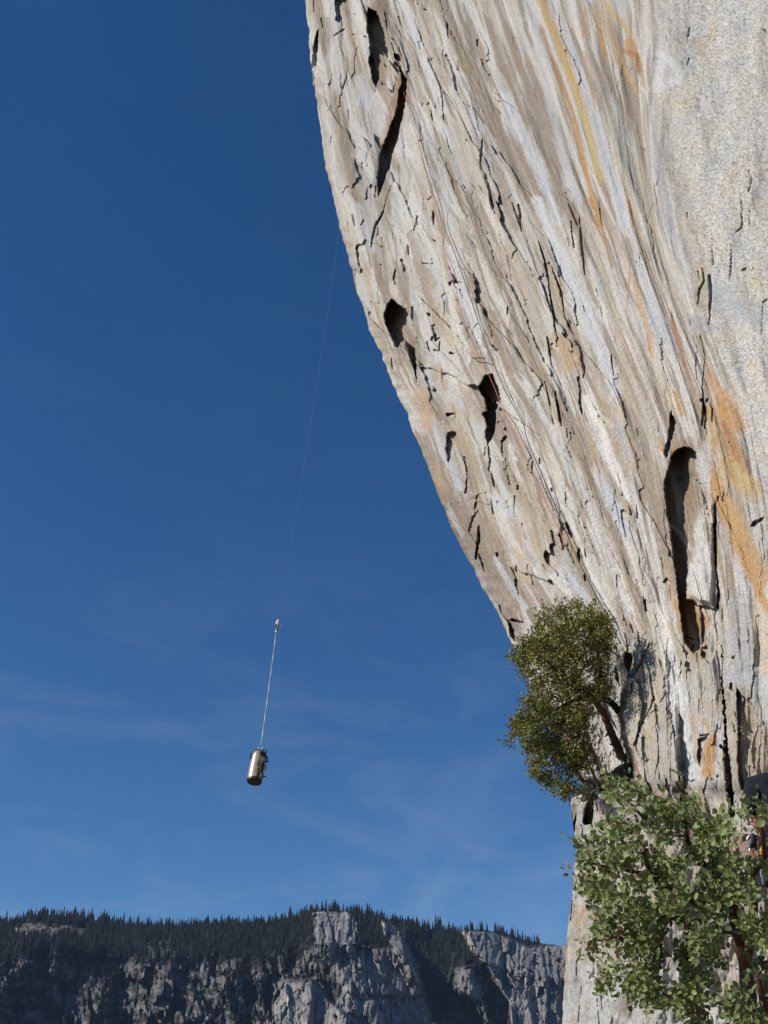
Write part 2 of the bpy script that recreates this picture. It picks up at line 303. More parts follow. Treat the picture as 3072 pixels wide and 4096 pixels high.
#@PAINT@
PAINT = [  # region, points, width(s) px, colour, opacity
 ('a', [(1000, 0), (1110, 200), (1230, 560), (1330, 900), (1450, 1250), (1560, 1572)], (70, 26, 50), BR, .6), ('b', [(0, 420), (80, 640), (230, 900), (330, 1180), (430, 1420)], (26, 46, 60), BR, .7),
 ('b', [(0, 150), (120, 480), (170, 620), (230, 800)], (22, 50, 40), BR, .75), ('b', [(0, 880), (60, 1080), (140, 1250), (220, 1420)], 26, BR, .7),
 ('b', [(0, 600), (90, 800), (200, 1050), (330, 1400)], (34, 55, 44), (.50, .50, .50), .9), ('b', [(140, 0), (210, 330), (330, 800), (430, 1200)], (50, 60, 30), (.46, .45, .43), .6),
 ('b', [(215, 0), (330, 260), (420, 500), (520, 800), (590, 1080), (600, 1160)], (36, 34, 24), OC, .9), ('b', [(240, 40), (350, 300), (430, 520)], 18, (.44, .27, .10), .6),
 ('b', [(300, 380), (420, 700), (500, 1050), (560, 1300), (590, 1422)], (10, 18, 26, 26), OR, .85), ('b', [(220, 150), (330, 500), (430, 780)], 8, RU, .6),
 ('b', [(300, 0), (400, 260), (470, 440), (560, 700), (640, 1000), (760, 1420)], (14, 20, 22, 30), (.42, .44, .47), .9), ('b', [(500, 60), (490, 230)], 7, OR, .9), ('b', [(500, 330), (540, 580), (570, 700)], 8, OR, .8),
 ('b', [(540, 30), (600, 220), (630, 360)], 18, OR, .75), ('b', [(610, 0), (700, 100), (790, 210)], 24, OC, .7), ('b', [(600, 60), (640, 200), (720, 380), (840, 580)], (12, 30, 36, 20), (.40, .28, .14), .7),
 ('b', [(780, 270), (830, 380), (880, 560)], (50, 40, 10), OR, .8), ('b', [(740, 320), (830, 350), (845, 450)], 26, RU, .6), ('b', [(580, 400), (620, 480)], 8, OR, .7), ('b', [(720, 620), (740, 690)], 10, OR, .6),
 ('b', [(500, 380), (640, 700), (750, 1000), (860, 1300)], (30, 60, 60), (.33, .30, .235), .55), ('b', [(780, 1260), (800, 1400)], 14, OR, .8), ('b', [(980, 340), (1060, 400), (1100, 500), (960, 560), (980, 400)], 40, (.55, .54, .53), .75),
 ('b', [(950, 560), (915, 830), (930, 1150), (950, 1400)], 16, LB, .5), ('b', [(880, 1240), (900, 1400)], 30, (.34, .26, .17), .5),
 ('d', [(40, 0), (160, 300), (300, 620), (420, 860), (520, 1120), (600, 1350)], (40, 60, 70, 60, 40), (.49, .50, .50), .9), ('d', [(0, 60), (110, 330), (230, 640)], 40, BE, .6), ('d', [(100, 420), (220, 780), (330, 1020), (470, 1300), (560, 1520)], (30, 50, 60, 60), (.33, .26, .18), .6),
 ('d', [(290, 20), (350, 200), (380, 500), (470, 750)], (24, 40, 40, 14), BR, .75), ('d', [(430, 0), (500, 180), (560, 420)], (30, 20, 8), OR, .85), ('d', [(370, 0), (460, 330), (560, 700), (640, 1050), (700, 1400)], (30, 40, 50), (.36, .29, .20), .6),
 ('d', [(690, 10), (715, 190)], 14, RU, .8), ('d', [(690, 400), (690, 560), (670, 800)], (4, 10, 4), OR, .8), ('d', [(710, 520), (770, 720), (830, 960), (860, 1100)], (20, 40, 30, 10), OR, .55), ('d', [(810, 930), (835, 1060)], 12, OR, .8),
 ('d', [(640, 0), (720, 280), (800, 560), (900, 850), (1000, 1050)], (14, 20, 44, 60, 40), (.41, .42, .44), .75), ('d', [(660, 80), (740, 330), (850, 630), (960, 900), (1040, 1140)], 6, (.58, .56, .52), .7),
 ('d', [(800, 60), (880, 330), (960, 560), (1060, 800), (1160, 1020)], (30, 50, 60, 50), (.34, .295, .23), .65), ('d', [(985, 810), (1010, 920), (1060, 1060), (1080, 1170)], (14, 26, 12, 8), RU, .85), ('d', [(1010, 1340), (1055, 1500)], 18, OR, .8), ('d', [(1090, 1180), (1150, 1400)], 16, (.40, .22, .11), .6),
 ('d', [(1220, 1160), (1300, 1330), (1400, 1500), (1440, 1572)], (20, 70, 90, 80), OR, .75), ('d', [(1180, 960), (1220, 1200), (1230, 1500)], 30, (.30, .235, .165), .7), ('d', [(190, 960), (260, 1040), (310, 1120)], 60, (.43, .30, .17), .7), ('d', [(350, 1230), (420, 1350), (480, 1500), (560, 1572)], (8, 26, 22, 30), WH, .95),
 ('d', [(650, 1080), (760, 1400), (800, 1572)], 60, (.35, .30, .235), .5), ('d', [(860, 1080), (930, 1300), (1000, 1500)], 30, OC, .35),
 ('d', [(1300, 650), (1400, 760), (1580, 800)], 110, (.34, .35, .36), .7), ('d', [(1150, 850), (1240, 900)], 60, (.30, .30, .31), .7), ('d', [(1200, 480), (1170, 700)], 70, (.40, .33, .24), .7),
 ('f', [(60, 0), (180, 230), (230, 430), (330, 650), (450, 920)], (50, 44, 60, 44, 6), WH, .95), ('f', [(200, 60), (330, 330), (440, 700)], (60, 90, 40), (.33, .255, .165), .6), ('f', [(300, 130), (420, 500)], 30, (.38, .39, .41), .6),
 ('f', [(370, 0), (440, 250), (520, 600), (600, 850), (690, 1150), (740, 1450), (790, 1750)], (26, 34, 40, 40, 30), (.25, .195, .135), .75), ('f', [(430, 480), (500, 1000)], 20, WH, .4),
 ('f', [(80, 640), (200, 880), (330, 1180), (450, 1480), (540, 1750)], (14, 20, 16, 12), (.26, .20, .14), .75), ('f', [(0, 700), (150, 1050), (260, 1400), (330, 1700), (360, 1980)], (16, 22, 30, 50), (.27, .21, .145), .65), ('f', [(200, 700), (330, 1000), (460, 1250)], (60, 80, 40), (.42, .44, .46), .8),
 ('f', [(100, 400), (150, 620), (190, 770)], 5, RU, .6), ('f', [(400, 900), (430, 1080)], 24, OC, .5), ('f', [(690, 330), (720, 450)], 14, OR, .7), ('f', [(850, 0), (900, 130)], 12, OR, .8),
 ('f', [(1230, 40), (1300, 250), (1380, 450), (1470, 650)], (70, 50, 50, 30), OR, .65), ('f', [(1310, 270), (1450, 500), (1500, 640)], 22, (.26, .13, .10), .5), ('f', [(1300, 560), (1440, 720), (1540, 780)], (60, 90, 60), OC, .75), ('f', [(1170, 600), (1230, 850), (1330, 1150), (1460, 1450), (1560, 1650), (1640, 1850)], (20, 50, 70, 70, 40, 40), OR, .75),
 ('f', [(1300, 900), (1420, 1100), (1560, 1350), (1659, 1480)], 70, (.37, .30, .20), .6), ('f', [(1480, 1300), (1600, 1450), (1659, 1530)], 60, (.24, .23, .215), .6), ('f', [(1590, 1650), (1640, 1850)], 26, OR, .7), ('f', [(1180, 380), (1280, 300), (1290, 420)], 60, (.29, .235, .17), .7), ('f', [(1270, 1100), (1400, 1500), (1500, 1700)], 40, (.42, .43, .44), .5),
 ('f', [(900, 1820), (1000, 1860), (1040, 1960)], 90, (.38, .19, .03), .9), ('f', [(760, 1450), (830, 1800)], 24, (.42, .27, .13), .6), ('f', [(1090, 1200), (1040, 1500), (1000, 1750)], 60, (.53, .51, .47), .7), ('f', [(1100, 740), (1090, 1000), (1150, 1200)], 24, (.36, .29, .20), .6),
 ('f', [(1400, 1780), (1460, 1990)], 90, (.36, .36, .365), .6), ('f', [(500, 1200), (520, 1500), (600, 1700)], 70, (.50, .46, .40), .7),
 ('g', [(340, 0), (400, 130), (440, 330)], 40, (.24, .185, .125), .75), ('g', [(690, 50), (760, 300), (770, 600), (800, 900)], 50, WH, .8), ('g', [(800, 350), (860, 600), (900, 900), (950, 1250), (1000, 1560)], (20, 80, 100, 90, 80), (.55, .545, .53), .85),
 ('g', [(780, 200), (900, 560), (980, 850), (1010, 1200), (1030, 1420)], (20, 30, 36, 30), (.36, .295, .21), .75), ('g', [(1090, 1060), (1140, 1150)], 22, OR, .7), ('g', [(1080, 900), (1140, 960)], 26, (.42, .27, .12), .7), ('g', [(1170, 1200), (1140, 1350), (1120, 1520)], (20, 50, 60), (.42, .21, .06), .9),
 ('g', [(550, 1150), (640, 1250)], 16, OC, .6), ('g', [(400, 850), (390, 900)], 24, (.42, .25, .13), .6), ('g', [(1400, 300), (1450, 700), (1550, 900)], (90, 130, 90), (.33, .335, .34), .75), ('g', [(1640, 560), (1659, 640)], 20, OR, .7), ('g', [(1560, 60), (1600, 350), (1640, 600)], 70, (.47, .40, .30), .7),
 ('g', [(450, 900), (520, 1000), (600, 900)], 90, (.44, .37, .275), .6), ('g', [(700, 1500), (740, 1700)], 90, (.37, .335, .28), .6), ('g', [(1130, 400), (1150, 700), (1200, 1000)], 110, (.34, .31, .27), .6), ('g', [(960, 300), (1010, 600)], 70, (.40, .35, .28), .6),
 ('e', [(180, 0), (250, 120), (280, 250)], (60, 50, 20), PK, .6), ('e', [(270, 130), (350, 380), (470, 620)], (24, 30, 26), (.45, .46, .47), .8), ('e', [(60, 100), (180, 350), (300, 560)], 20, (.40, .31, .20), .5), ('e', [(380, 740), (480, 940)], 26, (.44, .44, .43), .6), ('e', [(450, 720), (530, 900), (580, 1000)], 26, BR, .6),
 ('e', [(760, 680), (800, 800)], 36, (.46, .47, .49), .8), ('e', [(750, 670), (800, 740)], 10, (.5, .38, .2), .6), ('e', [(850, 1030), (900, 1150), (920, 1260)], 24, (.46, .35, .22), .6), ('e', [(720, 1100), (800, 1280), (930, 1450)], (20, 36, 26), (.45, .46, .47), .8), ('e', [(1180, 1160), (1260, 1280), (1330, 1380)], 40, (.45, .46, .475), .75),
 ('e', [(830, 0), (950, 280), (1100, 600), (1250, 860), (1380, 1200), (1500, 1450)], (26, 22, 22, 26), (.56, .54, .50), .85), ('e', [(960, 0), (1100, 280), (1230, 600), (1330, 850), (1440, 1150)], (18, 16, 18), BR, .75), ('e', [(1300, 380), (1450, 700), (1560, 950), (1640, 1160)], 18, BR, .75), ('e', [(1000, 0), (1200, 400), (1400, 800), (1550, 1200), (1640, 1500)], 40, (.49, .485, .47), .6),
 ('e', [(1390, 0), (1470, 220), (1530, 460), (1640, 690)], (20, 28, 24, 20), WH, .9), ('e', [(1320, 100), (1420, 400), (1560, 640), (1640, 760)], (20, 40, 40), (.34, .27, .18), .6), ('e', [(300, 470), (340, 600)], 26, (.45, .34, .20), .5), ('e', [(550, 1150), (640, 1300), (780, 1400)], 70, BE, .5), ('e', [(900, 620), (1060, 820), (1180, 1000)], 90, (.34, .27, .185), .55), ('e', [(1000, 950), (1100, 1150)], 80, (.33, .265, .18), .5),
 ('c', [(260, 60), (330, 300)], 60, (.44, .45, .46), .7), ('c', [(270, 320), (400, 220)], 5, WH, .8), ('c', [(500, 0), (520, 300)], 60, (.51, .48, .42), .7), ('c', [(280, 180), (340, 420)], 9, BR, .7), ('c', [(370, 400), (430, 640)], 16, BR, .7), ('c', [(430, 230), (460, 330)], 9, BR, .6), ('c', [(490, 230), (500, 420)], 8, BR, .7), ('c', [(400, 240), (440, 540)], 12, BR, .6),
 ('c', [(540, 430), (560, 640)], 40, BR, .7), ('c', [(300, 700), (400, 900), (470, 1100)], 40, (.34, .27, .19), .6), ('c', [(680, 0), (760, 300), (830, 600), (870, 900)], (16, 14, 18), (.54, .50, .42), .8), ('c', [(640, 420), (700, 620), (760, 800)], 40, (.33, .265, .19), .6), ('c', [(840, 300), (900, 560), (1000, 800), (1040, 900)], (30, 60, 60, 20), (.55, .54, .53), .85),
 ('c', [(900, 130), (1000, 350), (1080, 600), (1200, 840), (1290, 1020), (1400, 1250), (1480, 1400)], (10, 14, 18, 24), BR, .8), ('c', [(1100, 930), (1200, 1150), (1290, 1400)], 26, (.55, .52, .46), .7), ('c', [(1180, 330), (1320, 620), (1420, 900)], 90, (.345, .275, .19), .55), ('c', [(1150, 60), (1250, 400), (1400, 700)], 50, (.36, .31, .25), .5), ('c', [(640, 1210), (680, 1300), (690, 1400)], 60, (.45, .32, .21), .75), ('c', [(760, 1060), (800, 1180)], 40, (.40, .29, .19), .6), ('c', [(690, 960), (720, 1040)], 30, (.46, .46, .465), .7), ('c', [(1540, 900), (1600, 1050)], 60, (.43, .31, .18), .6), ('c', [(1490, 500), (1560, 760)], 40, (.41, .33, .21), .6), ('c', [(1400, 0), (1500, 260), (1640, 600)], 30, (.5, .5, .49), .7),
 ('a', [(330, 860), (400, 1000), (430, 1200)], (14, 40, 24), BR, .8), ('a', [(430, 240), (520, 500)], 14, (.42, .31, .18), .6), ('a', [(500, 980), (560, 1080), (590, 1250)], (8, 26, 10), (.28, .21, .13), .7), ('a', [(480, 560), (500, 720)], 60, (.46, .46, .46), .7), ('a', [(580, 700), (600, 900)], 60, (.45, .45, .45), .6), ('a', [(760, 0), (860, 250), (960, 480), (1040, 780)], (50, 40, 44, 40), (.52, .51, .50), .8), ('a', [(690, 130), (820, 420), (900, 700)], 26, BE, .6), ('a', [(880, 0), (950, 300), (1060, 560)], 60, (.35, .29, .22), .6), ('a', [(860, 960), (920, 1200), (960, 1500)], 26, (.46, .39, .29), .6), ('a', [(740, 1250), (760, 1572)], 80, (.52, .50, .455), .8), ('a', [(1150, 850), (1220, 1100), (1300, 1400)], 70, (.38, .33, .265), .6), ('a', [(1080, 900), (1200, 1300)], 50, (.46, .46, .46), .6), ('a', [(240, 420), (260, 620)], 60, (.45, .445, .43), .6), ('a', [(380, 620), (420, 760)], 30, (.46, .45, .43), .6), ('a', [(1340, 600), (1400, 850), (1500, 1100), (1640, 1400)], (12, 18, 26, 26), BR, .7), ('a', [(1250, 780), (1330, 900)], 30, (.42, .42, .42), .7), ('a', [(1270, 760), (1340, 850), (1400, 930)], 10, BR, .7),
]
PAINT += [('f', [(1150, 100), (1250, 330), (1330, 520), (1420, 700)], (60, 110, 130, 90), (.41, .26, .11), .7), ('f', [(1200, 700), (1290, 950), (1400, 1200), (1520, 1420), (1620, 1600)], (60, 90, 90, 70), (.42, .25, .095), .75), ('f', [(1270, 200), (1350, 420), (1440, 620)], (20, 34, 20), (.27, .12, .06), .75), ('f', [(1400, 600), (1500, 760), (1540, 860)], (60, 90, 60), (.42, .31, .16), .6),
 ('f', [(915, 470), (895, 800), (890, 1200), (900, 1700)], (150, 190, 130, 60), (.24, .175, .11), .9), ('f', [(860, 700), (980, 660)], 30, (.12, .09, .06), .7), ('f', [(780, 1090), (880, 1180), (975, 1320)], 18, (.50, .46, .38), .9), ('f', [(960, 1800), (985, 1950)], 110, (.40, .20, .03), .95), ('f', [(1000, 2000), (1040, 2200)], 120, (.30, .22, .13), .7),  # brown inside the alcove is put in for warm bounced light
 ('f', [(1120, 950), (1100, 1200), (1080, 1500), (1075, 1760)], (40, 90, 120, 130), (.52, .495, .45), .75), ('f', [(1110, 420), (1090, 600), (1110, 740)], (60, 70, 40), (.47, .45, .42), .8), ('f', [(1130, 950), (1150, 1250)], 16, (.36, .28, .2), .8), ('a', [(580, 80), (600, 300), (580, 560)], 90, (.22, .17, .115), .8), ('a', [(760, 560), (730, 800), (650, 1020)], 70, (.27, .18, .11), .9), ('a', [(760, 620), (720, 850), (650, 1010)], 7, (.46, .38, .28), .9), ('a', [(640, 1080), (610, 1300)], 60, (.20, .18, .16), .9), ('c', [(480, 680), (530, 800), (590, 1000)], 120, (.24, .19, .13), .8), ('g', [(1400, 900), (1500, 1200), (1500, 1600)], 160, (.27, .21, .14), .7)]  # strokes inside the other hollows: brown put in for bounced light
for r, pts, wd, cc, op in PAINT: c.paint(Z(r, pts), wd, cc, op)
# relief: ribs along the fall lines, flakes with sharp right-hand edges, holes and cracks
Dm = D0 / 30.0
h = .55 * fbm(S / 170, Y / 900, 61, 3) * Dm + .16 * fbm(Sw / 60, Yw / 480, 62, 3, .5) * Dm
def saw(x): f = x - np.floor(x); return f
def terr(x, e=.10): k = np.floor(x); f = x - k; return k + sst(1 - e, 1, f)
plain = (1 - .85 * right) * (1 - .7 * baser)
fl = saw(Sw / 75 + .9 * fbm(S / 90, Y / 330, 63, 3)); amp = sst(0, .4, fbm(S / 55, Yw / 240, 64, 3))
h += (sst(.93, 1.0, fl) - fl) * amp * .09 * (.10 + .90 * left) * Dm * plain
fl2 = saw(Sw / 27 + 1.1 * fbm(S / 40, Y / 170, 65, 3)); amp2 = sst(.12, .45, fbm(S / 34, Yw / 140, 66, 3))
h += (sst(.9, 1.0, fl2) - fl2) * amp2 * .02 * (.08 + .92 * left) * Dm * plain
wx = .35 * fbm(S / 40, Y / 120, 60, 3); fa, fe = facet(S / 105 + wx, Y / 330 + .5 * wx, 3); fb, fbe = facet(S / 40 + 1.2 * wx, Y / 140 + wx, 4); fc_, fce = facet(S / 18 + wx, Y / 60 + wx, 6)
flk = left * (.35 + .65 * sst(-.25, .3, fbm(S / 120, Y / 260, 58, 3)))
h += Dm * (.20 * fa * (.25 + .75 * left) * (1 - right) + .075 * fb * flk + .022 * fc_ * flk + .03 * flk * (1 - sst(.0, .07, fbe)) * sst(0, .4, c.n2))
C_FA = fa; 
h += .035 * fbm(X / 26, Y / 60, 67, 4, .6) * Dm * (1 - right * .3) + .012 * fbm(X / 8, Y / 14, 68, 3, .6) * Dm * (.5 + .5 * left)
h += baser * (.22 * fbm(X / 150, Y / 330, 55, 3) + .06 * facet(X / 95 + .4 * c.n2, Y / 300 + .4 * c.n2, 31)[0])
h += right * .22 * fbm(X / 160, Y / 200, 69, 4) * Dm
# lens-shaped chips scattered along the fall lines
for k in range(14):
    y = rng.uniform(-60, 3000); u = rng.beta(1.0, 3.0) * .6; i = int(np.clip((y + 260) / 3715 * (NR - 1), 8, NR - 9)); ln = rng.uniform(14, 70) * (1.25 if u < .3 else .8); wd = rng.uniform(3.0, 9) * (1.2 if u < .3 else .75)
    j = int(np.searchsorted(uu, u)); di = int(ln / 2.6); rows = np.clip(np.array([i - di, i - di // 2, i, i + di // 2, i + di]), 0, NR - 1)
    pts = np.stack([X[rows, j] + rng.normal(0, 1.5, 5), Yr[rows]], 1)
    c.crack(pts, (1, wd, wd * 1.2, wd, 1), rng.uniform(.05, .2), .7)
HOLES = [
 ('a', [(525, 50), (585, 80), (610, 140), (640, 220), (655, 320), (672, 345), (668, 420), (652, 474), (630, 450), (600, 560), (580, 612), (558, 580), (540, 480), (525, 400), (540, 380), (530, 280), (513, 180)], 2.6),
 ('a', [(720, 420), (760, 480), (797, 560), (792, 700), (762, 850), (735, 980), (700, 1070), (680, 1170), (640, 1270), (595, 1378), (590, 1250), (605, 1080), (640, 990), (680, 880), (720, 780), (738, 650), (764, 560), (742, 480)], 2.6),
 ('a', [(182, 200), (178, 330), (168, 480), (162, 690), (146, 660), (136, 560), (132, 440), (142, 310), (165, 225)], 2.4),
 ('c', [(470, 625), (500, 650), (560, 690), (598, 770), (612, 880), (620, 960), (625, 1155), (602, 1060), (570, 960), (548, 890), (530, 900), (505, 940), (485, 925), (460, 860), (425, 780), (418, 710), (440, 655)], 2.2),
 ('z', [(1943, 1499), (1971, 1493), (1981, 1522), (2000, 1560), (2006, 1617), (1987, 1642), (1984, 1700), (1972, 1755), (1953, 1778), (1941, 1755), (1947, 1703), (1930, 1652), (1950, 1646), (1937, 1600), (1930, 1585), (1911, 1550)], 2.0),
 ('f', [(800, 500), (850, 440), (920, 410), (980, 418), (1032, 470), (1030, 700), (1055, 750), (1050, 950), (1010, 1150), (983, 1330), (960, 1480), (942, 1620), (938, 1760), (1010, 1770), (1050, 1830), (1060, 2000), (1070, 2200), (1000, 2250), (920, 2150), (885, 1950), (868, 1800), (850, 1600), (820, 1400), (790, 1150), (760, 1000), (740, 800), (735, 740), (765, 640)], 1.7),
 ('f', [(800, 90), (852, 200), (815, 330), (775, 500), (750, 512), (735, 470), (770, 350), (785, 200)], .9),
 ('g', [(1378, 770), (1430, 835), (1520, 920), (1575, 1050), (1600, 1180), (1612, 1300), (1600, 1400), (1610, 1560), (1500, 1640), (1430, 1690), (1400, 1620), (1385, 1400), (1390, 1100)], .55),
 ('g', [(388, 455), (450, 470), (512, 600), (480, 705), (430, 690), (384, 560)], .8), ('e', [(380, 225), (440, 215), (452, 290), (410, 400), (385, 440), (365, 340)], .7),
 ('e', [(800, 1530), (835, 1560), (855, 1640), (858, 1700), (815, 1650)], 1.0), ('e', [(815, 1540), (835, 1520), (905, 1548), (925, 1562), (880, 1562)], .8), ('e', [(640, 60), (720, 0), (730, 60), (660, 90)], .4), ('f', [(1500, 1120), (1530, 1070), (1640, 1025), (1600, 1075), (1540, 1130)], .35),
 ('f', [(1045, 1810), (1110, 1815), (1175, 1835), (1235, 1800), (1238, 2100), (1150, 2350), (1060, 2250), (1070, 2000)], .35), ('g', [(1065, 420), (1120, 400), (1140, 440), (1100, 520), (1075, 520)], .3),
 ('g', [(1040, 1230), (1140, 1190), (1110, 1330), (1055, 1480), (1030, 1400)], .35)]
for i_, (r, pts, dp) in enumerate(HOLES): c.hole(Z(r, pts), dp * (.66 if i_ < 5 else .40 if i_ < 7 else .45))
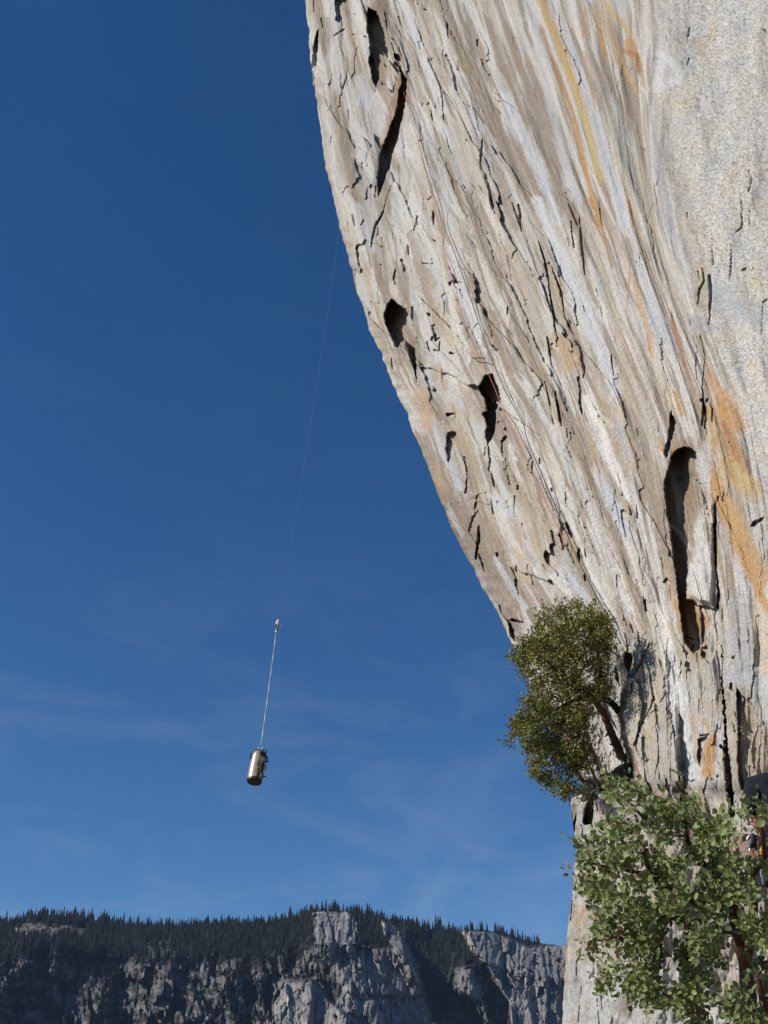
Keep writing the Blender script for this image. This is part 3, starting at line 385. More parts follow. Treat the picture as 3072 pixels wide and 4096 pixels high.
CRACKS = [
 ('a', [(690, 1290), (650, 1390), (630, 1480), (590, 1572)], (4, 12, 10), .7), ('a', [(1075, 390), (1095, 430), (1128, 520), (1142, 625)], (30, 26, 22), .8), ('a', [(1142, 625), (1200, 730), (1270, 760), (1330, 850), (1400, 935)], (12, 10, 4), .35), ('a', [(1325, 970), (1312, 1130), (1360, 1250), (1388, 1400), (1410, 1495)], (6, 24, 34, 26, 8), .8),
 ('a', [(962, 770), (972, 820), (982, 870)], (12, 22, 6), .9), ('a', [(1066, 140), (1080, 200), (1086, 265)], (10, 22, 8), .6), ('a', [(1020, 560), (1045, 700), (1056, 835)], (8, 12, 24), .6), ('a', [(645, 90), (655, 160), (662, 215)], (8, 16, 6), .7), ('a', [(690, 300), (720, 400), (760, 470)], 10, .6), ('a', [(740, 120), (770, 200)], (18, 8), .5), ('a', [(240, 1230), (295, 1330), (325, 1500)], (8, 22, 10), .8), ('a', [(520, 1310), (515, 1390)], 26, .7), ('a', [(580, 1300), (575, 1380)], 12, .6),
 ('a', [(200, 130), (210, 190)], (14, 22), .8), ('a', [(320, 30), (325, 150)], 14, .7), ('a', [(290, 250), (360, 205)], 16, .6), ('a', [(420, 240), (450, 250)], 14, .5), ('a', [(350, 620), (375, 540), (380, 470)], (12, 8, 4), .6), ('a', [(150, 0), (145, 80)], 12, .6), ('a', [(240, 780), (270, 740)], 6, .4), ('a', [(390, 770), (400, 840)], 20, .4), ('a', [(870, 1510), (862, 1572)], 12, .6), ('a', [(980, 1490), (982, 1570)], 20, .6), ('a', [(880, 410), (885, 480)], 10, .4), ('a', [(1290, 280), (1292, 320)], 12, .5), ('a', [(270, 950), (265, 1000)], 12, .5), ('a', [(720, 180), (770, 260), (820, 310)], 8, .4), ('a', [(740, 330), (760, 390)], 14, .5), ('a', [(1110, 1260), (1130, 1350)], 12, .5), ('a', [(600, 960), (598, 1010)], 10, .4), ('a', [(415, 1500), (430, 1572)], 14, .5),
 ('b', [(870, 30), (840, 130), (845, 230)], 9, .2), ('b', [(950, 230), (945, 330), (930, 500)], 8, .2), ('b', [(1165, 180), (1150, 280)], (16, 8), .35), ('b', [(1165, 370), (1150, 410)], 12, .3), ('b', [(1180, 940), (1190, 990)], 20, .2), ('b', [(1300, 780), (1350, 850), (1410, 910), (1480, 1020)], 5, .15), ('b', [(1540, 1080), (1560, 1130), (1540, 1210)], 12, .3), ('b', [(1480, 1190), (1495, 1260), (1495, 1422)], 8, .3), ('b', [(1545, 1330), (1545, 1420)], 8, .2), ('b', [(595, 1320), (610, 1422)], 6, .3), ('b', [(40, 1280), (90, 1420)], (10, 24), .6), ('b', [(400, 1290), (460, 1422)], (8, 26), .5), ('b', [(690, 700), (700, 890)], 3, .2), ('b', [(880, 940), (885, 970)], 10, .2), ('b', [(1020, 230), (1022, 260)], 14, .25), ('b', [(1160, 0), (1165, 100)], 8, .2), ('b', [(1510, 100), (1520, 160)], 10, .2), ('b', [(1640, 190), (1659, 210)], 12, .3),
 ('c', [(432, 0), (410, 90), (370, 150), (342, 250), (335, 310)], (8, 14, 14, 6), .8), ('c', [(490, 440), (480, 500), (490, 535)], (8, 24, 16), .7), ('c', [(530, 380), (545, 420), (550, 450)], 20, .6), ('c', [(628, 100), (605, 210)], 7, .5), ('c', [(728, 70), (735, 110), (730, 160)], (8, 18, 8), .7), ('c', [(835, 530), (870, 515), (912, 525)], (26, 18, 8), .7), ('c', [(660, 400), (725, 405), (720, 370)], 10, .5), ('c', [(740, 850), (745, 890), (770, 870)], 14, .6), ('c', [(770, 895), (765, 955), (740, 950)], 16, .6), ('c', [(1105, 920), (1130, 950)], (16, 26), .6), ('c', [(840, 968), (858, 975)], 18, .6), ('c', [(885, 860), (940, 940), (980, 1000), (1040, 1000)], 7, .4), ('c', [(1268, 30), (1280, 110), (1286, 200)], (10, 28, 14), .7), ('c', [(1102, 0), (1116, 92)], (18, 8), .6), ('c', [(1400, 280), (1440, 400), (1468, 600), (1490, 720), (1500, 830)], (10, 10, 20, 18, 12), .6), ('c', [(1475, 420), (1540, 580), (1560, 740), (1600, 810), (1659, 930)], (5, 12, 10, 6, 12), .5), ('c', [(1200, 680), (1198, 720)], 10, .4), ('c', [(820, 1362), (858, 1350)], 20, .7), ('c', [(465, 1000), (470, 1070)], 14, .6), ('c', [(690, 900), (705, 955)], 10, .5), ('c', [(1455, 880), (1470, 990)], (14, 10), .5), ('c', [(1435, 1150), (1470, 1300)], 8, .4), ('c', [(1500, 1210), (1530, 1400)], 14, .5), ('c', [(570, 290), (575, 340)], 10, .5), ('c', [(600, 680), (600, 770)], 16, .5), ('c', [(975, 850), (985, 810), (1010, 780), (1040, 790)], 6, .3), ('c', [(225, 110), (235, 170)], 8, .4), ('c', [(275, 160), (290, 130)], 10, .4), ('c', [(115, 30), (150, 130), (175, 200)], (10, 16, 8), .6), ('c', [(1600, 200), (1620, 300)], 10, .4), ('c', [(1580, 240), (1590, 290)], 8, .3), ('c', [(335, 640), (345, 690)], 10, .4),
 ('d', [(58, 290), (100, 420), (130, 600), (158, 780), (180, 945)], (8, 12, 14, 18, 14), .6), ('d', [(145, 460), (210, 640), (238, 810), (300, 950), (350, 1050), (380, 1180), (372, 1245)], (6, 12, 10, 8, 28, 30, 16), .5), ('d', [(335, 1240), (350, 1340), (342, 1420), (360, 1495)], (22, 20, 12, 6), .5), ('d', [(118, 955), (148, 1150), (220, 1300)], 9, .4), ('d', [(340, 100), (350, 200), (370, 400), (378, 525)], (8, 22, 22, 10), .5), ('d', [(285, 150), (302, 310)], 12, .4), ('d', [(460, 620), (490, 740), (502, 825)], 8, .4), ('d', [(565, 1085), (570, 1150), (582, 1225)], (8, 16, 8), .5), ('d', [(480, 10), (505, 190)], 6, .3), ('d', [(520, 230), (555, 400)], 4, .3),
 ('d', [(1272, 205), (1268, 330), (1280, 450)], (8, 8, 20), .3), ('d', [(1250, 530), (1262, 640), (1255, 760), (1248, 870)], (22, 26, 26, 10), .4), ('d', [(1200, 480), (1215, 560), (1180, 640), (1170, 735)], (10, 16, 20, 8), .4), ('d', [(1170, 500), (1185, 560)], 16, .35), ('d', [(1405, 305), (1400, 480), (1383, 630)], (6, 18, 6), .4), ('d', [(1375, 320), (1370, 500)], 6, .3), ('d', [(1475, 0), (1480, 190), (1430, 230)], 8, .3), ('d', [(1659, 690), (1625, 715), (1620, 850), (1612, 940)], (9, 14, 9, 5), .35), ('d', [(1185, 930), (1220, 1100), (1200, 1300), (1212, 1420), (1200, 1570)], (6, 14, 8, 20, 18), .4), ('d', [(1235, 1390), (1215, 1500)], 24, .3), ('d', [(1485, 490), (1505, 480)], 20, .3), ('d', [(1545, 500), (1558, 470)], 8, .2), ('d', [(1095, 90), (1105, 130)], 16, .2), ('d', [(1555, 380), (1560, 480)], 6, .2), ('d', [(1190, 330), (1230, 420)], 5, .2), ('d', [(1525, 640), (1525, 700)], 6, .2), ('d', [(370, 740), (380, 780)], 10, .3), ('d', [(150, 1200), (165, 1260)], 10, .3), ('d', [(170, 1340), (215, 1560)], 14, .4), ('d', [(110, 1300), (155, 1550)], 7, .3),
 ('e', [(600, 880), (605, 960), (590, 1040), (580, 1110)], (8, 22, 20, 16), .8), ('e', [(600, 1080), (625, 1140), (640, 1205)], (12, 18, 5), .7), ('e', [(662, 310), (680, 420), (670, 490), (690, 520), (708, 605)], (8, 22, 18, 22, 14), .7), ('e', [(760, 290), (768, 420), (800, 520), (815, 592)], (10, 8, 14, 10), .5), ('e', [(765, 290), (790, 262)], (12, 30), .6), ('e', [(1210, 860), (1235, 920), (1252, 955)], (12, 32, 22), .7), ('e', [(1300, 1040), (1302, 1090), (1300, 1135)], (30, 40, 10), .7), ('e', [(1188, 865), (1192, 905)], 14, .5), ('e', [(1160, 930), (1180, 980), (1192, 1045)], (4, 16, 18), .6), ('e', [(1338, 1040), (1348, 1100)], 12, .5), ('e', [(685, 690), (703, 795)], (10, 14), .6), ('e', [(380, 100), (425, 95)], 18, .6), ('e', [(852, 670), (845, 740), (846, 810)], 9, .5), ('e', [(510, 450), (520, 540), (508, 650)], (8, 8, 14), .5), ('e', [(450, 330), (500, 430), (550, 580), (570, 680)], (6, 14, 7, 5), .4), ('e', [(500, 400), (510, 440)], 20, .5), ('e', [(370, 748), (420, 722), (480, 718), (560, 685), (600, 660), (660, 645)], 5, .35), ('e', [(590, 670), (585, 690)], 16, .4), ('e', [(1150, 0), (1178, 180)], (14, 12), .5), ('e', [(1090, 0), (1122, 170)], 8, .4), ('e', [(1305, 0), (1322, 95)], 12, .4), ('e', [(745, 1440), (760, 1490), (800, 1545)], 14, .6), ('e', [(975, 430), (968, 510)], 12, .5), ('e', [(1025, 410), (1026, 445)], 14, .5), ('e', [(1110, 620), (1115, 640)], 14, .4), ('e', [(875, 600), (872, 625)], 18, .5), ('e', [(900, 860), (930, 980)], 8, .4), ('e', [(1000, 740), (1040, 800), (1070, 880)], 6, .3), ('e', [(400, 850), (470, 960)], (20, 8), .6), ('e', [(728, 1075), (732, 1090)], 18, .5), ('e', [(965, 1230), (980, 1290)], 8, .4), ('e', [(1340, 1225), (1342, 1260)], 14, .5), ('e', [(860, 1160), (862, 1200)], 10, .4), ('e', [(1415, 1390), (1417, 1420)], 10, .4), ('e', [(1040, 1150), (1100, 1220)], 5, .3), ('e', [(940, 1150), (945, 1200)], 8, .4), ('e', [(1230, 360), (1245, 400)], 8, .4), ('e', [(1215, 200), (1218, 260)], 8, .3), ('e', [(580, 720), (575, 760)], 16, .4),
 ('f', [(1195, 890), (1190, 1100), (1192, 1300), (1200, 1500), (1222, 1730), (1205, 1835)], (8, 22, 24, 22, 40, 44), .7), ('f', [(1080, 0), (1115, 120), (1105, 230), (1120, 310)], (34, 40, 22, 10), .5), ('f', [(1170, 80), (1165, 190)], 20, .25), ('f', [(880, 210), (920, 370), (960, 410)], 10, .3), ('f', [(540, 1260), (580, 1430), (545, 1620)], (5, 9, 7), .2), ('f', [(555, 1740), (580, 1865)], (6, 18), .4), ('f', [(790, 1600), (798, 1760)], 5, .2), ('f', [(1055, 740), (1155, 730)], 8, .25), ('f', [(1310, 370), (1320, 380)], 14, .2), ('f', [(500, 250), (515, 320)], 8, .2), ('f', [(0, 20), (15, 110)], 20, .5), ('f', [(40, 1320), (50, 1390)], 14, .5), ('f', [(0, 1330), (15, 1400)], 30, .5), ('f', [(40, 1550), (42, 1600)], 12, .4), ('f', [(1340, 950), (1440, 980)], 4, .1), ('f', [(1450, 980), (1480, 900)], 4, .1),
 ('g', [(1258, 400), (1252, 650), (1265, 850), (1280, 1100), (1295, 1350), (1330, 1600), (1352, 1900)], (6, 10, 18, 24, 50, 70, 80), 1.0), ('g', [(1240, 1290), (1275, 1330)], 30, .5), ('g', [(620, 372), (570, 470), (512, 612)], (8, 10, 12), .35), ('g', [(650, 860), (630, 930), (590, 1020), (540, 1090), (510, 1180), (488, 1260), (500, 1340), (540, 1410), (560, 1480)], (30, 22, 10, 10, 12, 10, 6, 6, 4), .3), ('g', [(675, 965), (610, 1010), (592, 1060)], 10, .3), ('g', [(772, 340), (758, 500), (755, 700), (760, 900), (768, 1100), (770, 1290)], 6, .25), ('g', [(880, 1020), (890, 1060)], 20, .3), ('g', [(800, 1190), (825, 1160)], 10, .25), ('g', [(870, 1130), (865, 1180)], 16, .3), ('g', [(655, 560), (650, 860)], 6, .2), ('g', [(1310, 830), (1322, 900)], 5, .2), ('g', [(310, 600), (330, 700), (345, 760)], (16, 34, 14), .6), ('g', [(390, 770), (405, 820)], 10, .4), ('g', [(318, 420), (325, 460)], 14, .4), ('g', [(575, 0), (580, 95)], 14, .4), ('g', [(930, 320), (1000, 350)], 16, .3), ('g', [(1000, 400), (990, 440)], 16, .3), ('g', [(960, 620), (1000, 780)], 6, .2), ('g', [(1050, 880), (1048, 1000)], 8, .2), ('g', [(1060, 1200), (1140, 1190)], 20, .3), ('g', [(1150, 560), (1170, 720)], 6, .2)]
for r, pts, wd, dp in CRACKS: c.crack(Z(r, pts), np.array(wd, float) * REG[r][2] if np.ndim(wd) else wd * REG[r][2], dp)
# the pillar flake stands proud, the near rib at the foot stands in front of the wall behind it
c.hole(Z('f', [(1060, 760), (1120, 900), (1188, 900), (1196, 1100), (1193, 1400), (1190, 1700), (1175, 1830), (1100, 1810), (1040, 1800), (945, 1750), (950, 1600), (990, 1330), (1040, 1130), (1052, 950)]), -.20, 20, 5)
c.hole(Z('g', [(760, 420), (850, 600), (930, 900), (960, 1200), (1030, 1450), (1040, 1700), (900, 1700), (870, 1200), (770, 1300), (762, 900)]), .10, 10, 5)
c.hole(Z('g', [(655, 520), (700, 510), (745, 640), (750, 860), (700, 900), (660, 800)]), -.12, 10, 5); c.hole(Z('g', [(800, 1030), (840, 985), (880, 1040), (875, 1180), (860, 1400), (890, 1560), (780, 1500), (775, 1200)]), -.16, 10, 6)
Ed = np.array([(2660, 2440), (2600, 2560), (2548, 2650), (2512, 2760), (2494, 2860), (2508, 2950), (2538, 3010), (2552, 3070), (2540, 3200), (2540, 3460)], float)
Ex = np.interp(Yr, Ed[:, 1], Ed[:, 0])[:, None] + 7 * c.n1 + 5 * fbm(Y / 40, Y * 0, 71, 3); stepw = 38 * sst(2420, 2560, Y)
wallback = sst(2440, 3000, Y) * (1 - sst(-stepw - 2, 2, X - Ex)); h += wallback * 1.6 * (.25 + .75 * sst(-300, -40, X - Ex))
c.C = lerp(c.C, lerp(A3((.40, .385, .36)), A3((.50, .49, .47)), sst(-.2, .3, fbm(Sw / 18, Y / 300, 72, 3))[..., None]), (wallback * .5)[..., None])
face = sst(-stepw, -stepw * .6, X - Ex) * (1 - sst(-6, 4, X - Ex)) * sst(2700, 2850, Y); c.C = lerp(c.C, A3((.24, .20, .15)), (face * .8)[..., None])  # left face of the rib coloured darker for the oak's shade on it
# reddish earth at the very foot
dirt = sst(3150, 3230, Y + .2 * (X - 2700) * 0 + 30 * c.n2) * sst(2500, 2560, X) * (1 - sst(2800, 2860, X)); c.C = lerp(c.C, A3((.30, .20, .13)), (dirt * .8)[..., None]); h += dirt * .05 * fbm(X / 40, Y / 30, 73, 3)
# keep the outline: relief fades to nothing at the skyline edge
edge = .25 + .75 * sst(0, .02, Wg)
D = D0 + (h + c.h) * edge
# the wall turns back behind its skyline edge
wr = np.linspace(1, 0, NW, endpoint=False)
Xb = X[:, :1] + wr[None] * 260 * (wr[None]) ; Db = Dsil[:, None] * (1 + .9 * wr[None]) + 0
Db[:, :] = D[:, :1] + Dsil[:, None] * .9 * wr[None] ** 1.0
Xall = np.concatenate([Xb, X], 1); Dall = np.concatenate([Db, D], 1); Yall = np.repeat(Yr[:, None], NC + NW, 1)
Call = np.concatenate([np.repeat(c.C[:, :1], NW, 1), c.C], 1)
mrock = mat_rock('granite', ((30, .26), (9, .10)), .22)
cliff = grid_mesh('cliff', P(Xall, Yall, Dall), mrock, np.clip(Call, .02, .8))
tag(cliff, 'pale streaked granite cliff leaning out over the valley', 'cliff', None, 'structure')
def cliff_depth(px, py):
    i = int(np.clip((py + 260) / 3715 * (NR - 1), 0, NR - 1)); return float(np.interp(px, X[i], D[i]))
# ------------------------------------------------------------------ the rock below the ledge
BL = np.array([(3150, 2296), (3213, 2282), (3261, 2291), (3339, 2296), (3360, 2305), (3412, 2304), (3487, 2296), (3592, 2289), (3705, 2271), (3836, 2262), (4020, 2252), (4096, 2249), (4500, 2240)], float)
BT = np.array([(2270, 3196), (2292, 3190), (2312, 3176), (2335, 3184), (2362, 3172), (2400, 3180), (2430, 3166), (2458, 3140), (2500, 3128), (2545, 3112), (2580, 3118), (2640, 3145), (2700, 3195), (2760, 3228), (2850, 3262), (2960, 3330), (3080, 3350), (3400, 3380)], float)
n2, m2, nb = 420, 420, 12
u2 = np.linspace(0, 1, m2); v2 = np.linspace(0, 1, n2)
tx = 2282 + (3380 - 2282) * u2; ty = np.interp(tx, BT[:, 0], BT[:, 1]) + 5 * fbm(tx / 16, tx * 0, 81, 3)
Yb2 = ty[None] + (4480 - ty[None]) * v2[:, None]; lx = np.interp(Yb2, BL[:, 0], BL[:, 1]); Xb2 = lx + (3380 - lx) * u2[None] + 6 * fbm(Yb2 / 40, Yb2 * 0, 82, 2) * np.exp(-u2[None] * 24)
b = Canvas(Xb2, Yb2); Uq = np.repeat(u2[None], n2, 0); s5 = fbm(Xb2 / 28, Yb2 / 260, 83, 4, .6)
Cb = np.empty(Xb2.shape + (3,)); Cb[:] = (.42, .37, .30); Cb = lerp(Cb, A3((.47, .46, .43)), sst(-.1, .35, s5 + .4 * sst(3700, 4096, Yb2))[..., None]); Cb = lerp(Cb, A3((.33, .26, .18)), (sst(.1, .45, fbm(Xb2 / 40, Yb2 / 120, 84, 4)) * .7)[..., None])
Cb *= (1 - .22 * sst(.1, .4, fbm(Xb2 / 5, Yb2 / 6, 85, 2)) + .14 * fbm(Xb2 / 16, Yb2 / 40, 86, 3))[..., None]; b.C = Cb
b.patch(np.array([(2560, 3110), (2700, 3200), (2900, 3300), (3080, 3360), (3380, 3380), (3380, 3480), (2900, 3420), (2640, 3300)], float), (.31, .21, .14), .85)
b.paint(Z('q', [(250, 80), (215, 170)]), 26, (.42, .26, .11), .8); b.paint(Z('q', [(130, 300), (118, 620)]), 12, (.40, .24, .11), .7); b.paint(Z('q', [(170, 480), (200, 600), (190, 760)]), 40, (.34, .34, .34), .6); b.paint(Z('q', [(300, 560), (330, 944)]), 60, (.50, .49, .47), .7)
b.patch(Z('q', [(520, 800), (560, 740), (640, 770), (600, 900), (540, 880)]), (.24, .20, .155), .8); b.paint(Z('q', [(900, 560), (960, 640), (1000, 700)]), 70, (.50, .49, .465), .8); b.patch(Z('q', [(830, 640), (850, 560), (890, 630), (860, 660)]), (.2, .18, .15), .7)
b.patch(Z('q', [(1480, 540), (1500, 480), (1560, 520), (1540, 560)]), (.44, .29, .19), .8); b.patch(Z('q', [(1250, 560), (1500, 600), (1560, 700), (1400, 800), (1200, 740)]), (.33, .26, .19), .6); b.paint(Z('q', [(1160, 800), (1240, 880)]), 60, (.5, .47, .43), .7)
b.paint(Z('h', [(720, 640), (760, 600), (740, 760)]), 50, (.43, .36, .27), .6); b.paint(Z('h', [(860, 620), (780, 700)]), 60, (.45, .42, .37), .7)
hb = .10 * fbm(Xb2 / 130, Yb2 / 300, 87, 4) + .015 * fbm(Xb2 / 34, Yb2 / 190, 88, 3) + .003 * fbm(Xb2 / 12, Yb2 / 24, 89, 3)
f3 = saw(Xb2 / 70 + .9 * fbm(Xb2 / 90, Yb2 / 160, 90, 3)); hb += (sst(.9, 1, f3) - f3) * .04 * sst(-.1, .3, fbm(Xb2 / 60, Yb2 / 120, 92, 3))
b.hole(Z('h', [(462, 600), (520, 470), (552, 440), (580, 650), (556, 830), (450, 835), (432, 800), (450, 700)]), .35, 5, 5); b.crack(Z('h', [(560, 430), (575, 560), (568, 720), (548, 960)]), (6, 9, 8, 4), .6); b.hole(Z('h', [(305, 800), (345, 690), (360, 720), (335, 860), (345, 960), (315, 950)]), .2, 5, 5)
b.crack(Z('h', [(600, 460), (640, 640)]), 5, .3); b.crack(Z('h', [(760, 740), (820, 640), (900, 600)]), 4, .15); b.crack(Z('h', [(410, 830), (440, 860), (430, 960)]), 4, .2); b.crack(Z('q', [(350, 600), (375, 944)]), 4, .2); b.crack(Z('q', [(240, 660), (215, 944)]), 4, .2); b.crack(Z('q', [(170, 0), (158, 160)]), 5, .25)
b.crack(Z('q', [(1380, 500), (1560, 600)]), 6, .2); b.crack(Z('q', [(1170, 740), (1300, 800), (1460, 790)]), 6, .2); b.crack(Z('h', [(1160, 150), (1230, 200), (1330, 300), (1360, 400)]), 7, .25); b.crack(Z('h', [(1200, 360), (1280, 470)]), 5, .25); b.crack(Z('h', [(1280, 240), (1330, 380)]), 8, .25)
Db2 = 10.9 - 2.7 * (1 - (1 - Uq) ** 2.2) - .22 * np.sqrt(Uq) + .9 * sst(0, .5, 1 - v2[:, None]) * sst(.2, .6, Uq) * .6 + hb + b.h
# the ledge top runs back to the wall, the left side turns away
wt = np.linspace(1, 0, nb, endpoint=False)[:, None]
Dt = Db2[:1] + wt * (1.6 + 4.9 * sst(.02, .3, u2))[None]; Yt = Yb2[:1] - wt * 4 + 90 * wt * wt; Xt = np.repeat(Xb2[:1], nb, 0)
Da = np.concatenate([Dt, Db2], 0); Ya = np.concatenate([Yt, Yb2], 0); Xa = np.concatenate([Xt, Xb2], 0); Ca = np.concatenate([np.repeat(b.C[:1] * .9, nb, 0), b.C], 0)
wl = np.linspace(1, 0, nb, endpoint=False)[None]
Da = np.concatenate([Da[:, :1] + wl * 6, Da], 1); Xa = np.concatenate([Xa[:, :1] + 120 * wl * wl + 0 * Xa[:, :1], Xa], 1); Ya = np.concatenate([np.repeat(Ya[:, :1], nb, 1), Ya], 1); Ca = np.concatenate([np.repeat(Ca[:, :1], nb, 1), Ca], 1)
mrock2 = mat_rock('ledge_granite', ((60, .28), (14, .14)), .5, 22, .02)
tag(grid_mesh('rock_ledge', P(Xa, Ya, Da), mrock2, np.clip(Ca, .02, .8)), 'light granite buttress below the ledge behind the manzanita', 'rock ledge', None, 'structure')

# ------------------------------------------------------------------ ground: steep talus, valley floor to the horizon
rr = np.concatenate([[0.0], np.geomspace(.6, 9000, 110)]); th = np.linspace(0, 2 * np.pi, 145)
RR, TH = np.meshgrid(rr, th, indexing='ij'); gx = RR * np.sin(TH); gy = RR * np.cos(TH)
up = np.exp(-((gx - 3.2) ** 2 / 9 + (gy - 8.5) ** 2 / 14)) * 1.5
drop = -170 * sst(8, 520, np.hypot(np.minimum(gx - 4, 0), gy - 9) + np.maximum(-gx, 0) * .4)
gz = -.2 + up + drop + .06 * np.minimum(RR, 40) * fbm(gx / 9, gy / 9, 95, 4) * sst(1, 6, RR)
gc = np.empty(gx.shape + (3,)); gc[:] = (.20, .165, .12); gc = lerp(gc, A3((.035, .05, .022)), (sst(40, 260, RR) * sst(-.3, .2, fbm(gx / 120, gy / 120, 96, 4)) * .9)[..., None]); gc *= (1 + .3 * fbm(gx / 2.3, gy / 2.3, 97, 3))[..., None]
tag(grid_mesh('ground', np.stack([gx, gy, gz], -1), mat_rock('earth', ((8, .3), (1.5, .3)), .5, 6, .05), np.clip(gc, .01, 1)), None, None, None, 'structure')

# ------------------------------------------------------------------ the mountain across the valley
RT_ = np.array([(-2600, 3790), (-1900, 3700), (-1300, 3760), (-800, 3690), (-500, 3700), (-200, 3700), (0, 3692), (60, 3680), (111, 3668), (180, 3660), (241, 3662), (330, 3672), (370, 3680), (470, 3696), (518, 3700), (620, 3704), (741, 3700), (850, 3696), (926, 3692), (1040, 3690), (1111, 3684), (1190, 3672), (1220, 3652), (1260, 3643), (1333, 3640), (1420, 3646), (1470, 3658),
    (1574, 3682), (1640, 3698), (1667, 3704), (1759, 3722), (1840, 3724), (1880, 3717), (1960, 3722), (2040, 3740), (2100, 3762), (2180, 3775), (2240, 3782), (2330, 3770), (2500, 3760), (2700, 3750), (3100, 3800), (3600, 3740), (4300, 3830), (5200, 3780)], float)
mn, mm = 330, 1500
mx = np.concatenate([np.linspace(-2600, -430, 170), np.linspace(-420, 2680, 1080), np.linspace(2695, 5200, 250)]); mty = np.interp(mx, RT_[:, 0], RT_[:, 1]) + 3 * fbm(mx / 30, mx * 0, 101, 3)
mv = np.linspace(0, 1, mn) ** 1.5
MY = mty[None] + (5300 - mty[None]) * mv[:, None]; MX = np.repeat(mx[None], mn, 0)
k = Canvas(MX, MY); dy = MY - mty[None]
slope = 2050 - 2.3 * np.minimum(dy, 130) - .55 * np.clip(dy - 130, 0, 2000)
k1 = fbm(MX / 190, MY / 320, 111, 4, .55); k2 = 1 - 2 * np.abs(fbm(MX / 70 + .4 * k1, MY / 230, 112, 4, .55)); k3 = fbm(MX / 24 + .8 * k1, MY / 60, 113, 4, .65); k4 = 1 - 2 * np.abs(fbm((MX + .5 * MY) / 60, (MY - .3 * MX) / 90, 117, 4, .6))
rockm = sst(110, 190, dy)                      # cliffs start below the forest belt
def blob(pts, soft):
    pts = np.array(pts, float); ins = in_poly(MX + 30 * k.n2 + 14 * k.n1, MY + 18 * k.n2 + 10 * k.n1, pts); d, _ = seg_dist(MX, MY, np.vstack([pts, pts[:1]])); return sst(-soft, soft, np.where(ins, d, -d))
z4 = lambda p: Z4(p)
def Z4(p): a = np.array(p, float); return a * .7233 + np.array([1100, 3550])
def Z3(p): a = np.array(p, float); return a * .7233 + np.array([0, 3550])
dome = blob(Z4([(190, 130), (290, 118), (400, 125), (440, 180), (460, 330), (700, 340), (720, 420), (800, 470), (830, 590), (880, 760), (450, 1400), (330, 760), (360, 560), (300, 440), (230, 360), (210, 250)]), 10)
dome2 = blob(Z4([(580, 180), (640, 200), (720, 290), (800, 430), (820, 560), (740, 500), (690, 380), (600, 260)]), 10)
lbut = blob(Z4([(50, 520), (200, 515), (300, 620), (430, 740), (480, 1500), (-40, 1500), (-10, 640)]), 10)
rwall = blob(Z4([(1020, 235), (1200, 240), (1400, 330), (1600, 310), (1900, 330), (1900, 1500), (1380, 1500), (1290, 640), (1180, 450), (1080, 350)]), 10)
lowr = blob(Z4([(1000, 460), (1100, 440), (1160, 620), (1200, 800), (1420, 1100), (1300, 1500), (840, 1500), (900, 700), (1000, 600)]), 14)
gully = blob(Z4([(720, 300), (860, 260), (1000, 400), (960, 560), (1120, 640), (1180, 800), (900, 760), (820, 560)]), 20)
lcr = blob(Z3([(740, 300), (960, 290), (1000, 360), (980, 480), (1100, 600), (1150, 760), (840, 760), (830, 560), (740, 480)]), 20)
bare = blob(Z3([(40, 240), (130, 190), (330, 210), (470, 235), (440, 260), (270, 270), (140, 275)]), 12)
faces = np.clip(dome + dome2 + lbut + rwall + lowr * .8, 0, 1)
RIBS = [(Z4, [(250, 130), (240, 200), (232, 330), (270, 385)], 26), (Z4, [(350, 150), (346, 260), (340, 345)], 22), (Z4, [(400, 130), (462, 200), (425, 290), (405, 380)], 34), (Z4, [(590, 190), (640, 250), (700, 300), (750, 345)], 40), (Z4, [(565, 215), (590, 295)], 20), (Z4, [(730, 370), (770, 470), (800, 590)], 34), (Z4, [(60, 520), (70, 640), (80, 800)], 30), (Z4, [(205, 520), (195, 640), (185, 800)], 40), (Z4, [(1030, 470), (1050, 600)], 30), (Z4, [(1100, 540), (1120, 650)], 26), (Z4, [(1190, 450), (1250, 560), (1300, 660), (1340, 800)], 20), (Z4, [(1370, 330), (1380, 480), (1420, 800)], 22), (Z4, [(1480, 350), (1500, 800)], 18), (Z4, [(1060, 240), (1112, 360)], 20), (Z4, [(1215, 260), (1225, 340)], 16), (Z4, [(1560, 330), (1570, 800)], 18), (Z4, [(480, 400), (490, 580)], 8), (Z4, [(600, 380), (610, 590)], 8), (Z4, [(690, 400), (720, 590)], 14), (Z4, [(540, 620), (600, 800)], 14),
  (Z3, [(840, 310), (850, 390)], 24), (Z3, [(970, 340), (960, 470)], 24), (Z3, [(1030, 500), (1060, 590)], 24), (Z3, [(1110, 600), (1120, 690)], 24), (Z3, [(1320, 400), (1340, 500)], 24), (Z3, [(1270, 650), (1290, 800)], 30), (Z3, [(780, 420), (735, 490)], 20), (Z3, [(300, 530), (330, 640), (360, 700)], 24), (Z3, [(500, 430), (510, 600)], 16)]
dome_s = blob(Z4([(190, 130), (290, 118), (400, 125), (440, 180), (460, 330), (700, 340), (720, 420), (800, 470), (830, 590), (880, 760), (450, 1400), (330, 760), (360, 560), (300, 440), (230, 360), (210, 250)]), 46)
hm = -75 * dome_s - 60 * dome2 - 80 * lbut - 50 * rwall - 50 * lowr + 75 * gully - 20 * lcr + np.minimum(dome, 1) * 0
m1, m1e = facet(MX / 95 + .4 * k1, MY / 170 + .3 * k3, 21); m2, m2e = facet(MX / 36 + .5 * k1 + .25 * k3, MY / 95 + .3 * k3, 22); m3, m3e = facet(MX / 15 + .4 * k3, MY / 40 + .3 * k3, 23)
upf = 1 - sst(150, 240, dy)
